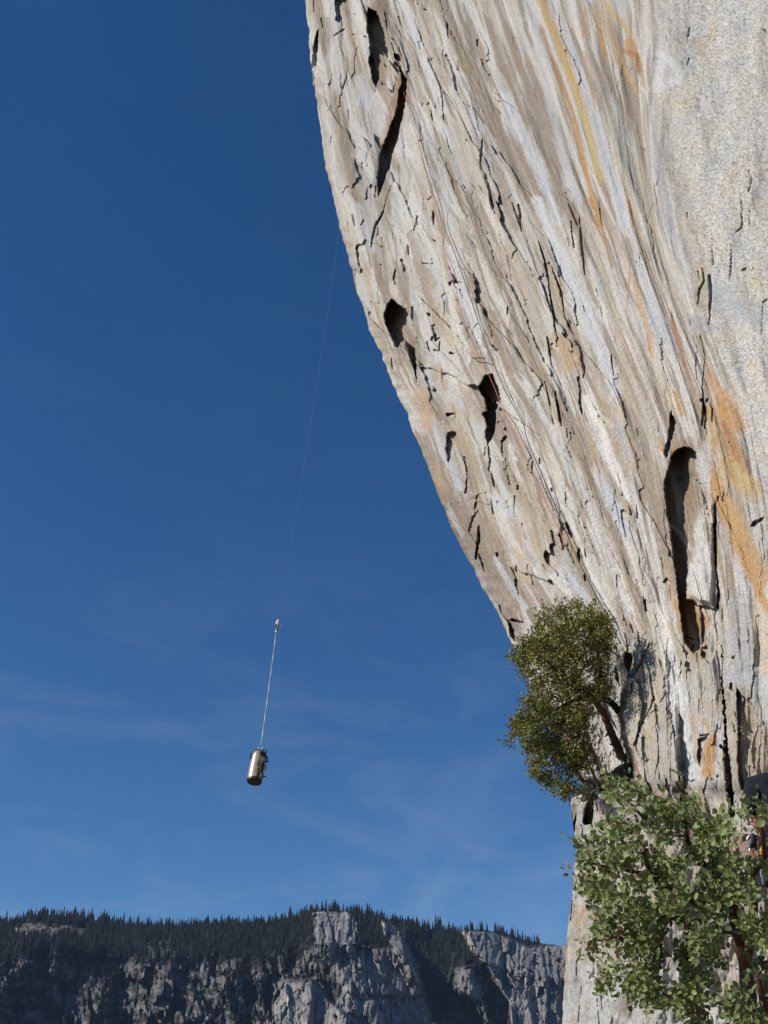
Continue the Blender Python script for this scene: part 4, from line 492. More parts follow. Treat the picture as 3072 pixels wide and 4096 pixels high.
hm += rockm * (40 * k1 + 22 * m1 + 12 * m2 + 5 * m3) * (1 - .85 * faces) + rockm * 5 * (1 - sst(0, .08, m2e)) + faces * (upf * (30 * m1 + 17 * m2 + 7 * m3 + 12 * k1) + (1 - upf) * (4 * m1 + 3 * m2 + 2.5 * m3)) + .20 * dome_s * np.clip(MX - 1450, -200, 500)
for cv, pts, A_ in RIBS:
    p = cv(pts); t = MX - np.interp(MY, p[:, 1], p[:, 0]) + 6 * k3 + 5 * k.n1; yy = sst(p[0, 1] - 14, p[0, 1] + 10, MY) * (1 - sst(p[-1, 1] - 8, p[-1, 1] + 30, MY)) if p[-1, 1] < 4080 else sst(p[0, 1] - 14, p[0, 1] + 10, MY)
    hm += -.45 * A_ * yy * np.where(t < 0, np.exp(-(t / 34) ** 2), np.exp(-(t / 11) ** 2))
hm += -150 * sst(360, -260, MX) * sst(-1500, -700, MX) * sst(3740, 3900, MY) + 55 * blob(Z3([(230, 360), (720, 380), (820, 600), (800, 800), (900, 1200), (-100, 1200), (60, 600)]), 40)  # left spur pulled nearer, added to cast shade over the left half
hm += 8 * fbm(MX / 40, MY / 40, 115, 3) * (1 - rockm)
MD = np.maximum(slope + hm, 900)
veg = np.clip((1 - rockm) * 1.0 + sst(.05, .4, fbm(MX / 60, MY / 34, 121, 4, .6) + .25 * (1 - faces)) * .9, 0, 1) * (1 - .93 * faces * (1 - sst(.3, .5, fbm(MX / 40, MY / 14, 122, 3)) * .7)) * (1 - .6 * lcr * sst(-.2, .3, k3))
veg *= 1 - .8 * bare * sst(-.15, .25, fbm(MX / 20, MY / 8, 123, 3)); veg = np.clip(veg + gully * .8, 0, 1)
for pts in ([(530, 330), (570, 305), (640, 315), (650, 330), (560, 340)], [(510, 370), (600, 365), (700, 372), (560, 380)], [(400, 580), (480, 590), (700, 600), (860, 600), (840, 610), (600, 606), (420, 600)], [(920, 640), (990, 590), (1060, 600), (1110, 660), (1040, 690), (940, 680)], [(1000, 370), (1100, 380), (1190, 430), (1100, 440), (1020, 430)]):
    veg = np.clip(veg + blob(Z4(pts), 6), 0, 1)
RC = np.empty(MX.shape + (3,)); RC[:] = (.155, .148, .145); RC = lerp(RC, A3((.24, .22, .195)), sst(0, .4, fbm(MX / 16, MY / 110, 124, 4, .6))[..., None]); RC = lerp(RC, A3((.09, .09, .094)), (sst(.05, .4, fbm(MX / 12, MY / 90, 125, 4, .6)) * .8)[..., None]); RC *= (1 + .25 * fbm(MX / 7, MY / 12, 126, 3))[..., None]
for pts, wd, cc in (([(60, 520), (70, 640), (100, 755)], 22, (.40, .38, .34)), ([(1370, 330), (1380, 480), (1410, 640), (1420, 755)], 20, (.38, .35, .29)), ([(1050, 240), (1090, 330)], 40, (.36, .32, .25)), ([(600, 200), (680, 260), (740, 330)], 26, (.34, .29, .22)), ([(750, 420), (790, 520)], 20, (.32, .27, .22)), ([(200, 140), (290, 130)], 16, (.38, .36, .32)), ([(390, 130), (410, 160)], 26, (.36, .34, .30)), ([(420, 300), (460, 210)], 10, (.36, .34, .3)), ([(340, 270), (330, 330)], 10, (.36, .30, .22))):
    k.C = RC; k.paint(Z4(pts), wd * .72, cc, .8); RC = k.C
RC = lerp(RC, A3((.30, .28, .25)), (bare * .7)[..., None])
VC = lerp(A3((.018, .022, .014)), A3((.034, .030, .022)), sst(-.2, .4, fbm(MX / 26, MY / 18, 127, 3))[..., None]); RC = RC * (1 + .42 * faces)[..., None]; KC = lerp(RC, VC, veg[..., None])
hm2 = veg * (6 * fbm(MX / 6, MY / 5, 128, 2)) * rockm; MD = MD + hm2
wm = np.linspace(1, 0, 10, endpoint=False)[:, None]
MDa = np.concatenate([MD[:1] + 900 * wm, MD], 0); MYa = np.concatenate([MY[:1] + 40 * wm, MY], 0); MXa = np.concatenate([np.repeat(MX[:1], 10, 0), MX], 0); KCa = np.concatenate([np.repeat(KC[:1], 10, 0), KC], 0)
mmt = mat_rock('mountain_rock', ((.09, .3), (.5, .2)), .6, .22, 2.0)
tag(grid_mesh('mountain', P(MXa, MYa, MDa), mmt, np.clip(KCa, .01, .8)), 'dark forested mountain with grey cliffs across the valley', 'mountain', None, 'structure')

# conifers: three living kinds and a dead one, each a trunk with ragged whorls of drooping boughs
def conifer(kind, seed):
    r = random.Random(seed); v = []; f = []; vc = []
    H = 1.0; dead = kind == 'dead'; wd = {'slim': .16, 'full': .25, 'broken': .22, 'dead': .10}[kind]
    mbt = MB(); mbt.tube([(0, 0, 0), (0, 0, .5), (0, 0, .97)], [.016, .010, .003], 5); v += list(mbt.v); f += mbt.f; vc += [(.055, .04, .03) if not dead else (.13, .11, .10)] * len(mbt.v)
    z = .10 if not dead else .2
    while z < .98:
        t = (z - .08) / .9; rad = wd * (1 - t) ** .68 * r.uniform(.65, 1.2) + .008
        if kind == 'broken' and r.random() < .25: rad *= .4
        nb_ = 7 if not dead else 3
        a0 = r.random() * 6.28
        for i in range(nb_):
            if dead and r.random() < .4: continue
            a = a0 + 6.283 * i / nb_ + r.uniform(-.25, .25); q = rad * r.uniform(.6, 1.25); dr = -q * r.uniform(.25, .7); hw = q * (.42 if not dead else .1)
            ca, sa = math.cos(a), math.sin(a); bz = z + .03
            base = len(v)
            v += [np.array((0, 0, bz)), np.array((ca * q * .6 - sa * hw, sa * q * .6 + ca * hw, z + dr * .5)), np.array((ca * q, sa * q, z + dr)), np.array((ca * q * .6 + sa * hw, sa * q * .6 - ca * hw, z + dr * .5)), np.array((ca * q * .5, sa * q * .5, z + dr * .2 + .02))]
            f += [(base, base + 1, base + 4), (base + 1, base + 2, base + 4), (base + 2, base + 3, base + 4), (base + 3, base, base + 4)]
            g = r.uniform(.7, 1.3); cc = (.021 * g, .027 * g, .019 * g) if not dead else (.12 * g, .095 * g, .08 * g); vc += [cc] * 5
        z += r.uniform(.022, .04) if not dead else r.uniform(.04, .07)
    return v, f, vc
mcon = mat_leaf('conifer_needles', .8, .1, .2)
PROTO = []
for i, kd in enumerate(('slim', 'full', 'broken', 'dead', 'slim')):
    v, f, vc = conifer(kd, 40 + i); o = poly_mesh('conifer', v, f, mcon, None, smooth=False, vcol=vc); PROTO.append((o, kd, v, f, vc)); 
def mount_depth(px, py):
    j = int(np.clip(np.interp(px, mx, np.arange(mm)), 0, mm - 1)); return float(np.interp(py, MY[:, j], MD[:, j]))
used = set()
LBL = {('full', 0): ('dark broad conifer on the skyline above the left forested hump', 'conifers along the left skyline'), ('slim', 0): ('dark slender conifer on the skyline of the forested ridge', 'conifers along the left skyline'),
       ('broken', 0): ('ragged dark conifer on the skyline of the forested ridge', 'conifers along the left skyline')}
def place_tree(px, py, hp, pi, label, group, nm='conifer'):
    o0, kd, *_ = PROTO[pi]; d = mount_depth(px, py)
    if pi not in used: o = o0; used.add(pi)
    else: o = o0.copy(); col.objects.link(o)
    o.name = nm; o.location = V(px, py, d + 2) - Vector((0, 0, 1.5)); s_ = hp * d / FPX / math.cos(R(19)) + 1.5; o.scale = (s_ * random.uniform(.85, 1.2),) * 2 + (s_,); o.rotation_euler = (random.uniform(-.03, .03), random.uniform(-.03, .03), random.uniform(0, 6.28))
    tag(o, label, 'tree', group); return o
cnt = 0; x = -40.0
while x < 2275 and cnt < 238:
    yb = float(np.interp(x, mx, mty)) + random.uniform(1, 9)
    dens = 1.0 if x < 1180 or x > 1900 else .9
    dead = random.random() < (.22 if 560 < x < 1230 else .08)
    big = random.random() < .2; hp = random.uniform(20, 40) * (1.35 if big else 1) * (1.0 if x < 1900 else 1.05)
    if 1740 < x < 1770: hp = 60
    if 1830 < x < 2000 and random.random() < .3: x += 12; continue
    pi = 3 if dead else random.choice((0, 1, 2, 4, 0))
    zone = ('over the left hump' if x < 560 else 'over the saddle left of the dome' if x < 1190 else 'on top of the bare grey dome' if x < 1560 else 'on the shoulder right of the dome' if x < 1850 else 'on the cliff rim beside the overhanging wall')
    kw = 'grey dead conifer' if dead else {0: 'slender dark conifer', 4: 'slim pointed dark conifer', 1: 'broad dark conifer', 2: 'ragged dark conifer'}[pi]
    place_tree(x, yb, hp, pi, kw + ' on skyline ' + zone, kw + 's ' + zone, 'dead_conifer' if dead else 'conifer'); cnt += 1
    x += random.uniform(5.5, 13)
for i in range(60):
    x = random.uniform(0, 1150); yb = float(np.interp(x, mx, mty)) + random.uniform(14, 30); dead = random.random() < .25; pi = 3 if dead else random.choice((0, 1, 2, 4))
    kw = 'grey dead conifer' if dead else {0: 'slender dark conifer', 4: 'slim pointed dark conifer', 1: 'broad dark conifer', 2: 'ragged dark conifer'}[pi]
    zone = 'just below the skyline of the left hump' if x < 560 else 'just below the skyline of the saddle'
    place_tree(x, yb, random.uniform(26, 42), pi, kw + ' standing ' + zone, kw + 's ' + zone, 'dead_conifer' if dead else 'conifer')
# the rest of the forest, one mass
fv = []; ff = []; fc = []; nv = 0; tmpl = [(np.array(p[2]), p[3], np.array(p[4])) for p in PROTO]
tries = 0; made = 0
while made < 3600 and tries < 60000:
    tries += 1; x = random.uniform(-300, 2300); j = int(np.clip(np.interp(x, mx, np.arange(mm)), 0, mm - 1)); yb = mty[j] + 16 + abs(random.gauss(0, 75)) if random.random() < .8 else mty[j] + random.uniform(20, 430)
    i = int(np.clip(np.searchsorted(MY[:, j], yb), 0, mn - 1))
    if faces[i, j] > .3 or veg[i, j] < .6 or bare[i, j] > .4: continue
    if yb - mty[j] > 190 and random.random() < .6: continue
    pi = 3 if random.random() < .16 else random.choice((0, 1, 2, 4)); tv, tf, tcx = tmpl[pi]; d = MD[i, j]; p = P(x, yb, d + 2); s_ = random.uniform(24, 42) * (1 if yb - mty[j] < 170 else .6) * d / FPX + 1.5; a = random.uniform(0, 6.28)
    wv = random.uniform(.85, 1.25); q = tv.copy(); q = np.stack([(q[:, 0] * math.cos(a) - q[:, 1] * math.sin(a)) * wv, (q[:, 0] * math.sin(a) + q[:, 1] * math.cos(a)) * wv, q[:, 2]], 1) * s_ + p - np.array([0, 0, 1.5])
    fv.append(q); ff += [tuple(t + nv for t in g) for g in tf]; fc.append(tcx * random.uniform(.75, 1.25)); nv += len(tv); made += 1
tag(poly_mesh('forest', np.concatenate(fv), ff, mcon, None, smooth=False, vcol=np.concatenate(fc)), 'dark conifer forest covering the slopes of the far mountain', 'forest', None, 'stuff')
# ------------------------------------------------------------------ plants: limbs, twigs grown to the nearest wood, single leaves
def leaves_mesh(name, base, dirs, nrm, ln, wd, cols, mat, parent, fold=.12):
    n = len(base); side = np.cross(dirs, nrm); side /= np.linalg.norm(side, axis=1)[:, None] + 1e-9; nrm = np.cross(side, dirs)
    T = [(0, 0), (.18, .72), (.5, 1.0), (.8, .74), (1.0, 0)]
    vs = [base]
    for t, ww in T[1:4]:
        m_ = base + dirs * (ln * t)[:, None] - nrm * (ln * .10 * math.sin(t * 3.0))[:, None]
        vs += [m_ + side * (wd * ww * .5)[:, None] + nrm * (wd * fold * ww)[:, None], m_, m_ - side * (wd * ww * .5)[:, None] + nrm * (wd * fold * ww)[:, None]]
    vs.append(base + dirs * ln[:, None])
    Vv = np.stack(vs, 1).reshape(-1, 3)
    fq = np.array([(1, 4, 5, 2), (2, 5, 6, 3), (4, 7, 8, 5), (5, 8, 9, 6)]); ft = np.array([(0, 1, 2), (0, 2, 3), (7, 10, 8), (8, 10, 9)])
    o_ = np.arange(n)[:, None, None] * 11; q = (fq[None] + o_).reshape(-1, 4); t3 = (ft[None] + o_).reshape(-1, 3)
    me = bpy.data.meshes.new(name); me.vertices.add(len(Vv)); me.vertices.foreach_set('co', Vv.reshape(-1).astype(np.float32))
    li = np.concatenate([q.reshape(-1), t3.reshape(-1)]).astype(np.int32); me.loops.add(len(li)); me.loops.foreach_set('vertex_index', li)
    ls = np.concatenate([np.arange(len(q)) * 4, len(q) * 4 + np.arange(len(t3)) * 3]).astype(np.int32); me.polygons.add(len(ls)); me.polygons.foreach_set('loop_start', ls); me.polygons.foreach_set('use_smooth', np.ones(len(ls), bool))
    at = me.color_attributes.new('Col', 'FLOAT_COLOR', 'POINT'); cc = np.ones((len(Vv), 4), np.float32); cc[:, :3] = np.repeat(cols, 11, 0); at.data.foreach_set('color', cc.reshape(-1))
    me.update(); me.validate(); me.materials.append(mat); o = bpy.data.objects.new(name, me); col.objects.link(o); o.parent = parent; return o
def grow(limbs, tips, rad0, step=.09, radmin=.0022):
    """limbs: list of (points3d, r0, r1). tips: (n,3). Returns MB of wood and twig paths."""
    mb = MB(); nodes = []; nrad = []
    for pts, r0, r1 in limbs:
        p = bez(pts, 7); rs = np.linspace(r0, r1, len(p)) * (1 + .12 * np.sin(np.arange(len(p)) * 1.7)); mb.tube(p, list(rs), 8); nodes += p; nrad += list(rs)
    nodes = np.array(nodes); nrad = np.array(nrad); tips = np.asarray(tips)
    dist = np.min(np.linalg.norm(tips[:, None] - nodes[None, ::3], axis=2), 1); paths = []
    for i in np.argsort(dist):
        t = tips[i]; d = np.linalg.norm(nodes - t, axis=1); j = int(np.argmin(d + .02 * (nrad < radmin * 1.4))); a = nodes[j]; L_ = d[j]
        m1 = a + (t - a) * .5 + rng.normal(0, .10, 3) * L_ + np.array([0, 0, -.05 * L_]); p = bez([a, m1, t], max(2, int(L_ / step / 2) + 1)); r0 = min(nrad[j] * .75, rad0); rs = np.linspace(max(r0, radmin), radmin, len(p))
        mb.tube(p, list(rs), 5); paths.append(np.array(p)); nodes = np.vstack([nodes, np.array(p[1:])]); nrad = np.concatenate([nrad, rs[1:]])
    return mb, paths
def sample_poly(pts, n, holes=(), edge=0):
    pts = np.array(pts); a = pts.min(0); bb_ = pts.max(0); out = []
    while len(out) < n:
        q = a + (bb_ - a) * rng.random((4000, 2)); ok = in_poly(q[:, 0], q[:, 1], pts)
        for hh in holes: ok &= ~in_poly(q[:, 0], q[:, 1], np.array(hh))
        out += list(q[ok])
    return np.array(out[:n])
def unit(v): return v / (np.linalg.norm(v, axis=-1, keepdims=True) + 1e-9)

# --- manzanita
mleaf = mat_leaf('manzanita_leaf', .5, .2, .28); mbark = mat_plain('red_bark', (.075, .026, .018), .45, .5, 0, .45, 60)
def manzanita(nm, label, cat, outline, holes, n, depth, limbs, leafn, lsize, loc, part_wood, shade=1.0, group=None):
    root = empty(nm, loc); tag(root, label, cat, group)
    ns_ = n // 6; cq = sample_poly(outline, ns_, holes); q = np.repeat(cq, 6, 0)[:n] + rng.normal(0, 1, (len(np.repeat(cq, 6, 0)[:n]), 2)) * np.array([20, 24]); n = len(q); cdep = np.repeat(rng.normal(0, .3, ns_), 6)[:n]
    dd = depth(q[:, 0], q[:, 1]) + cdep + rng.normal(0, .1, n)
    tips = P(q[:, 0], q[:, 1], dd)
    mb, paths = grow(limbs, tips, .011)
    ob = mb.build(part_wood, mbark, root)
    B = []; Dr = []; Nn = []; Ls = []; Cs = []
    for p in paths:
        end = p[-1]; td = unit(p[-1] - p[max(0, len(p) - 4)]); td = unit(td + np.array([-.12, -.1, .45])); nl = int(leafn * rng.uniform(.7, 1.25)); g = rng.uniform(.82, 1.15); sp = rng.uniform(.13, .20)
        for q_ in range(nl):
            t = q_ / nl; pos = end + td * (t - .62) * sp + rng.normal(0, .008, 3); a = q_ * 2.4 + rng.uniform(-.5, .5)
            x_ = unit(np.cross(td, [.3, 1, .2])); y_ = np.cross(td, x_); out_ = x_ * math.cos(a) + y_ * math.sin(a); d_ = unit(out_ * (1.0 - .55 * t) + td * (.35 + .7 * t) + rng.normal(0, .18, 3))
            n_ = unit(unit(td - d_ * (td @ d_)) * .55 + rng.normal(0, .55, 3) + np.array([-.35, -.35, .1])); B.append(pos + d_ * .006); Dr.append(d_); Nn.append(n_); Ls.append(lsize * rng.uniform(.5, 1.2) * (1.0 - .25 * t)); v_ = rng.random()
            base_ = np.array((.19, .228, .084)) if v_ < .72 else np.array((.225, .255, .10)) if v_ < .985 else np.array((.25, .19, .07)); Cs.append(base_ * g * rng.uniform(.85, 1.15) * shade)
    B = np.array(B); rel = B - CAM; dz_ = rel @ FW; qx = CX + rel[:, 0] / dz_ * FPX; qy = CY - (rel @ UP) / dz_ * FPX; keep = np.ones(len(B), bool)
    for hh in holes: keep &= ~(in_poly(qx, qy, np.array(hh)) & (rng.random(len(B)) < .85))      # gaps between the sprays
    B = B[keep]; Dr = np.array(Dr)[keep]; Nn = np.array(Nn)[keep]; Cs = np.array(Cs)[keep]; Ls = np.array(Ls)[keep]; leaves_mesh('foliage', np.array(B), np.array(Dr), np.array(Nn), Ls, Ls * rng.uniform(.62, .82, len(Ls)), np.array(Cs), mleaf, root)
    return root
mz = Z('n', [(392, 190), (440, 150), (500, 165), (560, 215), (640, 165), (685, 175), (705, 280), (780, 300), (880, 290), (940, 330), (960, 215), (1020, 155), (1090, 180), (1130, 270), (1200, 290), (1260, 260), (1320, 330), (1420, 370), (1500, 350), (1490, 300), (1545, 290), (1640, 330), (1800, 350), (1860, 700), (1850, 1300), (1700, 1400),
  (1560, 1395), (1480, 1370), (1400, 1380), (1350, 1470), (1355, 1560), (1290, 1600), (1205, 1730), (1060, 1700), (1060, 1780), (1180, 1930), (1110, 1990), (960, 1860), (860, 1910), (800, 1850), (690, 1830), (640, 1780), (540, 1790), (440, 1830), (370, 1740), (335, 1670), (370, 1560), (290, 1500), (235, 1420), (190, 1310), (200, 1250), (270, 1220), (285, 1100), (300, 1000), (220, 930), (175, 870), (190, 770), (215, 700), (270, 640), (265, 560), (350, 590), (400, 470), (500, 440), (590, 400), (490, 340), (440, 270)])
hl = [Z('n', [(850, 1330), (940, 1360), (930, 1560), (900, 1680), (850, 1660), (820, 1560), (860, 1450)]), Z('n', [(1480, 440), (1680, 460), (1700, 720), (1530, 740)]), Z('n', [(1500, 820), (1590, 800), (1660, 860), (1590, 930)]), Z('n', [(540, 1440), (620, 1430), (620, 1530), (550, 1530)]), Z('n', [(860, 1560), (1020, 1560), (1020, 1720), (900, 1760)]), Z('n', [(1080, 1480), (1170, 1500), (1140, 1580), (1070, 1560)]), Z('n', [(700, 790), (770, 770), (770, 830), (700, 830)])]
mdep = lambda x, y: 5.9 - .0008 * (x - 2600) - .0002 * (y - 3600)
def mp3(r, pts, d): return [P(a[0], a[1], d + dd_) for a, dd_ in zip(Z(r, [(p[0], p[1]) for p in pts]), [p[2] for p in pts])]
limbs = [(mp3('n', [(1560, 2200, .35), (1480, 1500, .2), (1400, 1150, .15), (1380, 950, .1), (1300, 860, .05), (1240, 760, 0)], 5.9), .045, .012), (mp3('n', [(1400, 1120, .15), (1200, 1080, .05), (1000, 1000, 0), (800, 870, -.1), (730, 750, -.15), (700, 600, -.1), (640, 500, 0)], 5.9), .026, .006),
  (mp3('n', [(1000, 1000, 0), (880, 1180, -.05), (840, 1400, 0), (830, 1560, .05), (770, 1680, .05)], 5.9), .017, .006), (mp3('n', [(1450, 1300, .15), (1300, 1280, 0), (1080, 1200, -.1), (900, 1180, -.1), (700, 1180, -.15), (480, 1330, -.1), (330, 1320, 0)], 5.9), .024, .005),
  (mp3('n', [(1500, 1500, .2), (1560, 1000, .1), (1540, 860, 0), (1630, 740, -.05), (1615, 560, -.1), (1600, 380, -.1)], 5.8), .026, .008), (mp3('n', [(800, 870, -.1), (640, 830, -.15), (450, 800, -.2), (300, 760, -.15)], 5.9), .014, .004), (mp3('n', [(1380, 950, .1), (1200, 800, .1), (1060, 620, .05), (1030, 400, 0), (1020, 260, 0)], 5.9), .018, .004), (mp3('n', [(730, 450, 0), (640, 340, .05), (560, 270, .05), (470, 215, .05)], 5.9), .008, .004), (mp3('n', [(1060, 1200, -.1), (1040, 1500, 0), (1035, 1700, .05), (1080, 1850, .05)], 5.9), .013, .004), (mp3('n', [(1620, 560, -.1), (1680, 480, -.05), (1760, 470, 0)], 5.8), .012, .005)]
manzanita('manzanita', 'big manzanita bush of round grey-green leaves and dark red branches below the cliff', 'shrub', mz, hl, 780, mdep, limbs, 13, .042, P(2990, 4300, 6.1), 'branches')
mz2 = Z('n', [(1500, 1420), (1560, 1400), (1800, 1380), (1860, 1900), (1800, 2150), (1440, 2150), (1400, 2020), (1480, 1990), (1440, 1930), (1300, 1960), (1270, 1860), (1330, 1820), (1400, 1800), (1400, 1740), (1470, 1680), (1540, 1720), (1570, 1620), (1620, 1650), (1640, 1560), (1530, 1560), (1490, 1480)])
limbs2 = [(mp3('n', [(1720, 2300, .1), (1640, 1900, 0), (1590, 1650, 0), (1610, 1500, 0)], 5.3), .028, .007), (mp3('n', [(1650, 1950, 0), (1500, 1900, 0), (1380, 1860, 0)], 5.3), .012, .004)]
manzanita('manzanita', 'smaller manzanita with round leaves coloured darker for shade in the lower corner under the big bush', 'shrub', mz2, [], 130, lambda x, y: 5.35 + 0 * x, limbs2, 13, .043, P(3080, 4330, 5.4), 'branches', .8)  # leaf colour lowered to stand for shade under the big bush

# --- live oak hanging off the cliff
moak = mat_leaf('oak_leaf', .5, .2, .25); mtrunk = mat_plain('oak_bark', (.20, .115, .085), .8, .3, 0, .45, 40); mlimb = mat_plain('oak_limb_bark', (.05, .042, .034), .85, .3, 0, .4, 40)
ok_ = Z('o', [(690, 75), (715, 60), (735, 120), (800, 150), (840, 120), (850, 180), (900, 200), (960, 135), (1005, 165), (990, 215), (1080, 215), (1110, 260), (1165, 300), (1150, 380), (1190, 440), (1180, 520), (1160, 600), (1165, 680), (1130, 740), (1150, 800), (1130, 850), (1100, 900), (1140, 930), (1175, 1000), (1150, 1080), (1100, 1100), (1020, 1130), (960, 1160), (970, 1210), (950, 1290), (965, 1380), (920, 1440), (960, 1500), (990, 1580), (1010, 1670), (1100, 1720), (1080, 1770), (1000, 1730), (910, 1800), (830, 1790), (800, 1880), (800, 1980), (775, 2090), (700, 2140), (690, 2070), (620, 2000), (520, 1970), (420, 1920), (395, 1850), (340, 1840), (395, 1760), (315, 1690), (340, 1600), (295, 1530), (320, 1450), (240, 1450), (160, 1530), (95, 1565), (140, 1480), (200, 1340), (200, 1230), (260, 1140), (300, 1090), (370, 1060), (360, 950), (260, 890), (240, 800), (290, 740), (195, 715), (135, 640), (200, 605), (240, 540), (280, 490), (350, 460), (440, 470), (410, 380), (490, 310), (440, 220), (490, 205), (540, 290), (590, 240), (585, 160), (650, 140)])
oh = [Z('o', [(1060, 780), (1120, 780), (1110, 880), (1060, 880)]), Z('o', [(880, 840), (960, 820), (1000, 900), (920, 930)]), Z('o', [(440, 1380), (520, 1400), (480, 1480)]), Z('o', [(640, 1550), (700, 1580), (660, 1660)]), Z('o', [(370, 1600), (420, 1640), (380, 1700)]), Z('o', [(500, 1760), (560, 1780), (520, 1840)])]
root = empty('oak_tree', P(2478, 3010, 15.6)); tag(root, 'leafy live oak leaning out from the foot of the cliff', 'tree')
q = sample_poly(ok_, 980, oh); cen = np.array([2260., 2750.]); e_ = np.hypot((q[:, 0] - cen[0]) / 230, (q[:, 1] - cen[1]) / 430)
dd = 15.0 + rng.normal(0, .36, len(q)).clip(-.75, .75) * np.sqrt(np.clip(1.25 - e_ ** 2, .15, 1)) - .0004 * (q[:, 0] - 2260)
tips = P(q[:, 0], q[:, 1], dd)
def oz(pts, d): return mp3('o', pts, d)
trunk = MB(); tp = bez(oz([(1255, 1660, .6), (1222, 1570, .4), (1172, 1450, .25), (1140, 1370, .22), (1090, 1245, .2), (1030, 1150, .15), (960, 1060, .1)], 15.1), 7); trunk.tube(tp, list(np.linspace(.062, .042, len(tp)) * (1 + .07 * np.sin(np.arange(len(tp)) * 1.3))), 10)
for (a0, b0) in (((1090, 1210), (1130, 1195)), ((1135, 1430), (1100, 1470)), ((1190, 1550), (1150, 1540)), ((1105, 1290), (1125, 1265))): trunk.tube(oz([(a0[0], a0[1], .22), (b0[0], b0[1], .12)], 15.1), [.022, .008], 6)
trunk.build('trunk', mtrunk, root)
ol = [(oz([(1300, 1290, .55), (1240, 1220, .4), (1180, 1150, .3), (1110, 1100, .2), (1040, 1100, .1), (940, 1060, 0), (820, 960, -.05), (700, 880, -.05)], 15.1), .058, .02), (oz([(1060, 1100, .1), (1060, 900, 0), (1045, 720, -.05), (1000, 560, -.1), (960, 380, -.1), (900, 260, 0)], 15.1), .034, .008), (oz([(960, 1060, .1), (840, 1020, 0), (700, 900, -.1), (560, 760, -.2), (420, 640, -.1), (300, 600, 0)], 15.1), .04, .008),
  (oz([(700, 900, -.1), (660, 700, 0), (660, 520, .05), (720, 340, .1), (700, 180, .1)], 15.1), .026, .006), (oz([(900, 1050, 0), (740, 1140, -.1), (560, 1220, -.1), (380, 1280, 0), (260, 1380, 0)], 15.1), .03, .006), (oz([(740, 1140, -.1), (680, 1340, 0), (620, 1560, .05), (560, 1740, .05), (520, 1880, .05)], 15.1), .024, .005), (oz([(860, 1060, 0), (840, 1300, .1), (820, 1540, .1), (760, 1780, .05), (740, 2040, 0)], 15.1), .024, .005), (oz([(1045, 720, -.05), (1150, 760, 0), (1230, 770, .1)], 15.1), .008, .003), (oz([(1060, 900, 0), (1150, 920, 0), (1200, 980, 0)], 15.1), .007, .003)]
mb, paths = grow(ol, tips, .012, .12, .0035); mb.build('limbs', mlimb, root)
B = []; Dr = []; Nn = []; Ls = []; Cs = []
for p in paths:
    end = p[-1]; td = unit(p[-1] - p[max(0, len(p) - 4)]); td = unit(td + np.array([-.1, -.1, .2])); g = rng.uniform(.75, 1.2); yl = rng.random() < .16; nl = int(rng.uniform(24, 40))
    for q_ in range(nl):
        c0 = end + rng.normal(0, .044, 3) - td * rng.uniform(0, .11); d_ = unit(rng.normal(0, .8, 3) + td * .8); B.append(c0); Dr.append(d_); Nn.append(unit(rng.normal(0, .8, 3) + np.array([-.3, -.3, .45]))); Ls.append(rng.uniform(.028, .050)); v_ = rng.random()
        base_ = np.array((.125, .135, .036)) if v_ < .62 else np.array((.075, .095, .034)) if v_ < .84 else np.array((.25, .19, .045)) if v_ < .965 else np.array((.26, .13, .04)); Cs.append(base_ * g * rng.uniform(.75, 1.3) * (1.65 if yl else 1.32))
Ls = np.array(Ls); leaves_mesh('crown', np.array(B), np.array(Dr), np.array(Nn), Ls, Ls * rng.uniform(.42, .6, len(Ls)), np.array(Cs), moak, root)
# small shrub on the ledge, at the foot of the hanging tree
root = empty('ledge_shrub', P(2390, 3182, 10.2)); tag(root, 'small dark olive shrub on the ledge where wall and buttress meet', 'shrub')
sp_ = Z('h', [(410, 390), (440, 330), (490, 335), (520, 370), (580, 400), (620, 430), (560, 440), (500, 450), (420, 440)]); q = sample_poly(sp_, 60); mb, paths = grow([([P(2390, 3190, 10.2), P(2372, 3178, 10.1), P(2350, 3166, 10.1)], .012, .004)], P(q[:, 0], q[:, 1], 10.1 + rng.normal(0, .12, 60)), .005, .05, .002); mb.build('stems', mlimb, root)
B = []; Dr = []; Nn = []; Ls = []; Cs = []
for p in paths:
    for q_ in range(14): B.append(p[-1] + rng.normal(0, .03, 3)); Dr.append(unit(rng.normal(0, 1, 3) + np.array([0, 0, .8]))); Nn.append(unit(rng.normal(0, 1, 3))); Ls.append(rng.uniform(.02, .04)); Cs.append(np.array((.075, .075, .03)) * rng.uniform(.6, 1.2))
Ls = np.array(Ls); leaves_mesh('foliage', np.array(B), np.array(Dr), np.array(Nn), Ls, Ls * .35, np.array(Cs), moak, root)

for o in list(col.objects):
    if o.parent is None and o.type == 'EMPTY' and o.name.split('.')[0] in ('manzanita', 'oak_tree', 'ledge_shrub'):
        for ch in o.children: ch.location = -o.location
